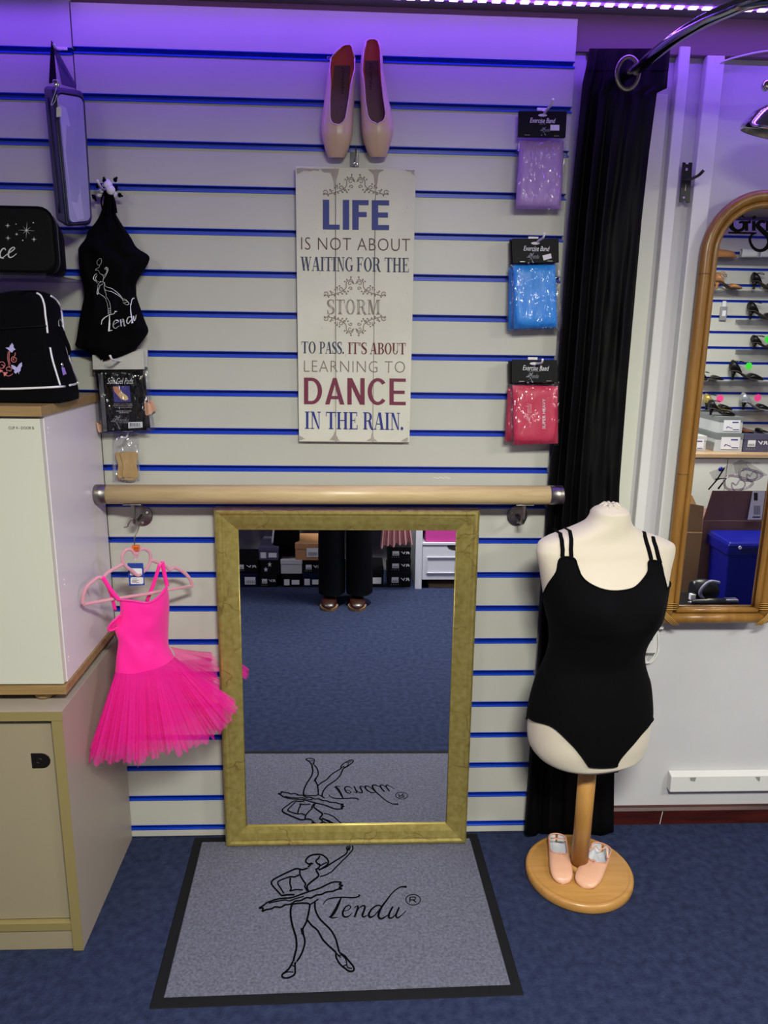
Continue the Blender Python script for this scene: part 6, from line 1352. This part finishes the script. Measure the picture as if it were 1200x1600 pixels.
# low boxes along the opposite wall, seen in the gold mirror
YBX = -2.65
def bxm(label, px0, px1, py0, py1, m, kind='', y=YBX, grp='shoe boxes along the opposite wall', z0=None, dep=.3):
    a, b = RG(px0, py1, y), RG(px1, py0, y); zz1 = max(b.z, .05); zz0_ = a.z if z0 is None else z0
    return shoebox(label, a.x, b.x, max(0.0005, zz0_), zz1, y, dep, m, kind, grp)
za = RG(390, 898, YBX).z; zb3 = RG(390, 876, YBX).z
bxm('navy blue shoe box at far left on the floor', 366, 402.5, 896.5, 920, m_nbox, 'L', z0=0)
bxm('black starred shoe box on the navy box', 362, 403, 876, 896, m_dbox, 'R', z0=za+.0125)
bxm('black shoe box with stars on the floor beside the navy box', 405, 432, 898, 918, m_dbox, 'R', z0=0)
bxm('black box with large white stars, second in its stack', 407, 437, 875.5, 897, m_dbox, 'S', z0=RG(420, 898, YBX).z+.001)
bxm('slate grey shoe box topmost of the second stack', 404, 435, 855, 875, m_vbox, 'W', z0=RG(420, 875.5, YBX).z+.001)
bxm('grey-lidded black box under the white box', 441, 470.5, 897, 916, m_dbox, 'W', z0=0)
bxm('plain white box between the black boxes', 438.5, 472, 875, 896.5, m_wb, '', z0=RG(450, 897, YBX).z+.001)
bxm('navy box with grey label left of the trouser legs', 472.5, 503, 896, 917, m_nbox, 'W', z0=0)
bxm('black starred box above the navy box with grey label', 473, 503, 876, 895.5, m_dbox, 'R', z0=RG(485, 896, YBX).z+.001)
bxm('tan shoe box with pink ribbon corner', 461, 501, 850, 875, m_tbox, 'L', z0=RG(485, 876, YBX).z+.001)
bxm('black box between the trouser legs', 504, 540, 893, 917, m_dbox, 'L', z0=0); bxm('black box behind the right trouser leg', 560, 600, 890, 914, m_dbox, 'W', z0=0)
bxm('black starred box lowest right of the legs', 606, 642.5, 894, 914, m_dbox, 'R', z0=0); bxm('black starred box with lilac label, middle right of the legs', 607, 642.5, 874, 893.5, m_dbox, 'R', z0=RG(620, 894, YBX).z+.001)
bxm('black starred box topmost right of the legs', 607.5, 642.5, 855, 873.5, m_dbox, 'R', z0=RG(620, 874, YBX).z+.001)
a = RG(590, 888, -2.66)
mb = MB(); 
sk = thing('pale_skirt', 'pale pink pleated skirt hanging above the shoe boxes', 'clothing', (RG(620, 850, -2.52).x, -2.52, .4))
def skf(u, v):
    a_, b_ = RG(600, 800, -2.5), RG(636, 800, -2.5); xl, xr = lerp(a_.x+.02, a_.x-.02, v), lerp(b_.x-.02, b_.x+.04, v)
    zb_2 = RG(620, 856-6*u+1.5*sin(u*20), -2.52).z
    return Vector((lerp(xl, xr, u), -2.54+(.012+.02*v)*sin(u*34)+.0, lerp(.74, zb_2, v)))
obj('pleats', MB().grid(skf, 90, 10), M('pale_pink_jersey', '#c08a90', .7), sk, recalc=False)
m_wht = M('white_unit', '#c8c8d4', .4)
dw = thing('drawer_unit', 'white panelled drawer unit at the right of the mirror view', 'cabinet', (1.4, -2.75, 0)); yd = -2.62
ax0, ax1, ax2 = RG(649, 870, yd).x, RG(659.5, 870, yd).x, RG(707, 870, yd).x+.35
zt_, zbm, zsh = .72, RG(690, 906, yd).z, RG(690, 848, yd).z
obj('side_panel', MB().box(ax0, ax1, yd-.38, yd+.012, 0.0005, zt_), m_wht, dw, bevel=.002); obj('side_panel', MB().box(ax2, ax2+.03, yd-.38, yd+.012, 0.0005, zt_), m_wht, dw, bevel=.002)
obj('shelf', MB().box(ax1+.001, ax2-.001, yd-.38, yd+.004, zsh-.015, zsh), m_wht, dw, bevel=.001); obj('top', MB().box(ax0-.01, ax2+.04, yd-.39, yd+.02, zt_+.001, zt_+.025), m_wht, dw, bevel=.002)
dr_ = obj('drawer', MB().box(ax1+.003, ax2-.003, yd-.36, yd, zbm, zsh-.018), m_wht, dw, bevel=.002)
zq0, zq1 = lerp(zbm, zsh, .18), lerp(zbm, zsh, .62)
for bxs in ((ax1+.03, ax2-.03, zq0, zq0+.005), (ax1+.03, ax2-.03, zq1-.005, zq1), (ax1+.03, ax1+.035, zq0+.0055, zq1-.0055), (ax2-.035, ax2-.03, zq0+.0055, zq1-.0055)): obj('panel_moulding', MB().box(bxs[0], bxs[1], yd+.0005, yd+.006, bxs[2], bxs[3]), m_wht, dr_)
hcx = RG(707, 860, yd).x+.02; hz = zsh-.018
obj('handle_cutout', MB().prism([(hcx+.055*cos(pi+pi*i/12), yd+.0006, hz-.001+.03*sin(pi+pi*i/12)) for i in range(13)], (0, .0006, 0)), m_dark, dr_, 'dark half-moon finger cut-out')
pkb = thing('pink_box', 'magenta fabric storage box on the white drawer unit', 'box', (ax1+.2, yd-.15, zsh)); obj('box', MB().box(ax1+.02, ax2-.03, yd-.3, yd-.01, zsh+.0005, zsh+.13), M('magenta_cloth', '#b8348e', .7), pkb, bevel=.004); obj('lid', MB().box(ax1+.017, ax2-.027, yd-.303, yd-.007, zsh+.131, zsh+.16), MATS['magenta_cloth'], pkb, bevel=.003)
brd = thing('wood_offcut', 'brown wooden board lying under the white drawer unit', 'board', (ax1+.15, yd-.1, 0)); obj('board', MB().box(ax1+.05, ax2-.05, yd-.12, yd-.02, .0005, .025), M_wood('brown_board', '#6b5638', '#85704c', 5), brd)
bb2 = thing('black_bag', 'black bag resting on the boxes at the left of the legs', 'bag', (RG(450, 850, -2.7).x, -2.75, .2))
bp2 = RG(450, 880, -2.66); tpz = RG(450, 875, YBX).z
obj('body', MB().loft([[Vector((bp2.x-.02+rx_*cos(2*pi*k/20), -2.75+.09*cc_*sin(2*pi*k/20), zz_)) for k in range(20)] for rx_, cc_, zz_ in ((.05, .5, tpz+.012), (.085, .9, tpz+.04), (.09, 1, tpz+.15), (.08, .9, tpz+.26), (.03, .5, tpz+.30))]), m_blk, bb2)
obj('white_strap', MB().tube(catmull([(bp2.x-.075, -2.675, tpz+.27), (bp2.x-.09, -2.67, tpz+.18), (bp2.x-.1, -2.68, tpz+.10)], 4), .006, 6), m_prn, bb2)

# ================================================================== THE PHOTOGRAPHER (only the legs show, in the mirror)
def skin(name, pts, edges, radii, mat, parent, sub=1, root=0):
    me = bpy.data.meshes.new(name); off = wloc(parent) if parent else Vector((0, 0, 0))
    me.from_pydata([tuple(Vector(p)-off) for p in pts], edges, []); o = bpy.data.objects.new(name, me); COL.objects.link(o)
    md = o.modifiers.new('s', 'SKIN'); md.use_smooth_shade = True
    for i, d_ in enumerate(me.skin_vertices[0].data): r = radii[i]; d_.radius = (r, r) if not isinstance(r, tuple) else r; d_.use_root = (i == root)
    if sub: m2 = o.modifiers.new('u', 'SUBSURF'); m2.levels = m2.render_levels = sub
    dg = bpy.context.evaluated_depsgraph_get(); nm = bpy.data.meshes.new_from_object(o.evaluated_get(dg)); bpy.data.objects.remove(o)
    nm.materials.clear(); nm.materials.append(mat)
    for p in nm.polygons: p.use_smooth = True
    o = bpy.data.objects.new(name, nm); COL.objects.link(o); o.parent = parent; return o
m_skin = M('skin', '#b98768', .5); m_trs = M('black_trousers', '#030409', .9, bump=.1, bscale=400, spec=.1); m_jmp = M('charcoal_jumper', '#22242c', .9); m_hair = M('brown_hair', '#2c1c14', .6); m_lth = M('brown_leather', '#2a0f0a', .3); m_rs = M('tan_welt', '#8a6a48', .6)
ps = thing('person', 'person in black trousers and brown leather shoes holding up a phone', 'person', (.61, -2.33, 0))
fxL, fxR = .545, .71; by = -2.36
pts = [(.60, by, .98), (.60, by, 1.12), (.60, by, 1.30), (.60, by, 1.43), (.60, by+.02, 1.52), (.60, by+.03, 1.60),
       (fxL+.02, by, .93), (fxL, by+.015, .52), (fxL, by, .10), (fxL, by+.09, .035), (fxR-.02, by, .93), (fxR, by+.015, .52), (fxR, by, .10), (fxR, by+.09, .035),
       (.42, by, 1.41), (.40, by+.06, 1.16), (.585, by+.24, 1.37), (.615, by+.285, 1.43),
       (.78, by, 1.41), (.84, by+.06, 1.16), (.745, by+.24, 1.37), (.712, by+.285, 1.43)]
ed = [(0, 1), (1, 2), (2, 3), (3, 4), (4, 5), (0, 6), (6, 7), (7, 8), (8, 9), (0, 10), (10, 11), (11, 12), (12, 13), (3, 14), (14, 15), (15, 16), (16, 17), (3, 18), (18, 19), (19, 20), (20, 21)]
rd = [.12, .115, .13, .09, .05, .05, .08, .052, .036, .03, .08, .052, .036, .03, .055, .042, .026, .03, .055, .042, .026, .03]
for hx, sg_ in ((17, 1), (21, -1)):
    h0 = Vector(pts[hx]); ax_ = {17: 1, 21: -1}[hx]
    for k in range(4):
        i0_ = len(pts); b_ = h0+Vector((0, .02, -.025+.018*k)); pts += [tuple(b_+Vector((-ax_*.004, .022, .004))), tuple(b_+Vector((ax_*.012, .044-.002*abs(k-1.5), .008))), tuple(b_+Vector((ax_*.028, .046, .008)))]
        ed += [(hx, i0_), (i0_, i0_+1), (i0_+1, i0_+2)]; rd += [.009, .0085, .0075]
    i0_ = len(pts); pts += [tuple(h0+Vector((ax_*.012, -.002, .03))), tuple(h0+Vector((ax_*.03, .012, .045)))]; ed += [(hx, i0_), (i0_, i0_+1)]; rd += [.011, .009]
skin('body', pts, ed, rd, m_skin, ps)
hc = Vector((.60, by+.045, 1.655))
hd_ = MB().loft([[hc+Vector((w_*cos(2*pi*k/20), d_*sin(2*pi*k/20)+o_, z2)) for k in range(20)] for w_, d_, o_, z2 in ((.03, .035, .02, -.115), (.052, .065, .02, -.09), (.066, .085, .006, -.04), (.074, .095, -.002, .01), (.074, .097, -.006, .05), (.06, .08, -.008, .09), (.03, .04, -.008, .112))])
hd = obj('head', hd_, m_skin, ps)
obj('nose', MB().loft([[hc+Vector((w_*cos(2*pi*k/8), .088+d_+.006*sin(2*pi*k/8), z2)) for k in range(8)] for w_, d_, z2 in ((.006, 0, .01), (.009, .012, -.015), (.013, .016, -.03), (.009, .004, -.038))]), m_skin, hd)
for sx in (-1, 1):
    obj('eye', MB().ell(hc+Vector((sx*.031, .083, .005)), (.012, .008, .006), 10, 6), m_prn, hd); obj('iris', MB().ell(hc+Vector((sx*.031, .0895, .005)), (.005, .003, .005), 8, 6), m_dark, hd); obj('ear', MB().ell(hc+Vector((sx*.076, -.002, -.01)), (.008, .018, .03), 8, 6), m_skin, hd)
obj('mouth', MB().ell(hc+Vector((0, .083, -.06)), (.022, .008, .006), 10, 6), M('lips', '#9a5a50', .5), hd)
obj('hair', MB().loft([[hc+Vector((w_*cos(2*pi*k/20), d_*sin(2*pi*k/20)+o_, z2)) for k in range(20)] for w_, d_, o_, z2 in ((.074, .07, -.045, -.07), (.082, .085, -.03, -.01), (.083, .098, -.018, .035), (.079, .103, -.009, .06), (.065, .088, -.008, .1), (.03, .045, -.008, .124))]), m_hair, ps)
jp = [(.60, by, .93), (.60, by, 1.12), (.60, by, 1.30), (.60, by, 1.42), (.42, by, 1.41), (.40, by+.06, 1.16), (.555, by+.205, 1.335), (.78, by, 1.41), (.84, by+.06, 1.16), (.765, by+.205, 1.335), (.60, by+.01, 1.475)]
skin('jumper', jp, [(0, 1), (1, 2), (2, 3), (3, 4), (4, 5), (5, 6), (3, 7), (7, 8), (8, 9), (3, 10)], [.145, .14, .15, .11, .07, .058, .042, .07, .058, .042, .062], m_jmp, ps)
def leg_rings(fx, hx_):
    out = []
    for zz_, rx_, ry_, cx_, cy_ in ((.072, .079, .1, fx, by+.025), (.12, .079, .096, fx, by+.02), (.3, .077, .09, fx, by+.015), (.5, .077, .088, fx, by+.015), (.7, .082, .092, lerp(fx, hx_, .5), by+.008), (.88, .09, .115, hx_, by), (.93, .09, .12, hx_, by)):
        out.append([Vector((cx_+rx_*cos(2*pi*k/28)*(1+.03*sin(k*1.7+zz_*9)), cy_+ry_*sin(2*pi*k/28), zz_)) for k in range(28)])
    return out
obj('trouser_leg', MB().loft(leg_rings(fxL, .535), False), m_trs, ps, recalc=False); obj('trouser_leg', MB().loft(leg_rings(fxR, .665), False), m_trs, ps, recalc=False)
obj('trouser_top', MB().loft([[Vector((.60+rx_*cos(2*pi*k/32), by+ry_*sin(2*pi*k/32), zz_)) for k in range(32)] for zz_, rx_, ry_ in ((.84, .03, .04), (.86, .12, .10), (.90, .155, .122), (.98, .155, .125), (1.03, .145, .12))]), m_trs, ps)
for fx in (fxL-.012, fxR-.012):
    y0_ = by-.1; L = .29
    rws = [(i/20, interp([(0, .028), (.15, .034), (.5, .036), (.75, .047), (.92, .036), (1, .012)], i/20), interp([(0, .075), (.25, .08), (.45, .08), (.65, .062), (.85, .048), (.97, .034), (1, .02)], i/20)) for i in range(21)]
    sh = obj('shoe', MB().loft([[Vector((fx+w_*1.0*math.copysign(abs(cos(2*pi*k/20))**.85, cos(2*pi*k/20)), y0_+s_*L, .016+(h_-.016)*(.5+.5*math.copysign(abs(sin(2*pi*k/20))**.8, sin(2*pi*k/20))))) for k in range(20)] for s_, w_, h_ in rws]), m_lth, ps, 'polished brown leather shoe')
    obj('welt', MB().loft([[Vector((fx+w_*1.1*cc_, y0_+s_*L, z3)) for cc_, z3 in ((-1, .001), (1, .001), (1.04, .017), (-1.04, .017))] for s_, w_, h_ in rws], smooth=False), m_rs, sh, 'tan welt and sole')
ph = thing('phone', 'black phone held up by the person', 'phone', (.663, -2.03, 1.47)); obj('phone_body', MB().box(.628, .699, -2.026, -2.018, 1.40, 1.55), m_black, ph, bevel=.003); obj('camera_bump', MB().box(.648, .676, -2.0175, -2.0155, 1.478, 1.508), m_black, ph, bevel=.0015)

# dark garments hanging along the opposite wall above the boxes
gr = thing('garment_rail', 'steel garment rail on the opposite wall above the shoe boxes', 'rail', (.45, -2.975, 1.56))
obj('rail_bar', MB().tube([(-.6, -2.975, 1.56), (1.05, -2.975, 1.56)], .012, 12), m_steel, gr)
for x in (-.55, 1.0): obj('rail_arm', MB().tube([(x, -2.975, 1.56), (x, Y0+.001, 1.56)], .01, 10), m_steel, gr)
GM = [M('dark_violet_cloth', '#1a1428', .9), m_blk, M('dark_navy_cloth', '#0c1024', .9), M('slate_cloth', '#1c1c2a', .9)]
GN = ['dark violet', 'black', 'dark navy', 'slate']
GP = ['at the left end of the far garment rail', 'second along the far garment rail', 'third along the far garment rail', 'fourth along the far garment rail', 'fifth along the far garment rail', 'sixth along the far garment rail', 'at the right end of the far garment rail']
for i in range(7):
    x = -.33+i*.2; zb_g = .40 if 1 < i < 5 else .36; t = thing('hanging_garment', '%s garment %s' % (GN[i % 4], GP[i]), 'clothing', (x, -2.975, zb_g), 'dark garments on the far rail')
    obj('cloth', MB().loft([[Vector((x+(w_+.006*sin(5*2*pi*k/30))*cos(2*pi*k/30), -2.975+(d_+.008*sin(7*2*pi*k/30+i))*sin(2*pi*k/30), z9)) for k in range(30)] for w_, d_, z9 in ((.09, .045, zb_g), (.088, .045, .8), (.09, .05, 1.2), (.08, .04, 1.42), (.03, .02, 1.5))]), GM[i % 4], t)
    obj('garment_hook', MB().tube([(x, -2.975, 1.5), (x, -2.975, 1.545), (x, -2.963, 1.562), (x, -2.975, 1.576)], .002, 6), m_steel, t)
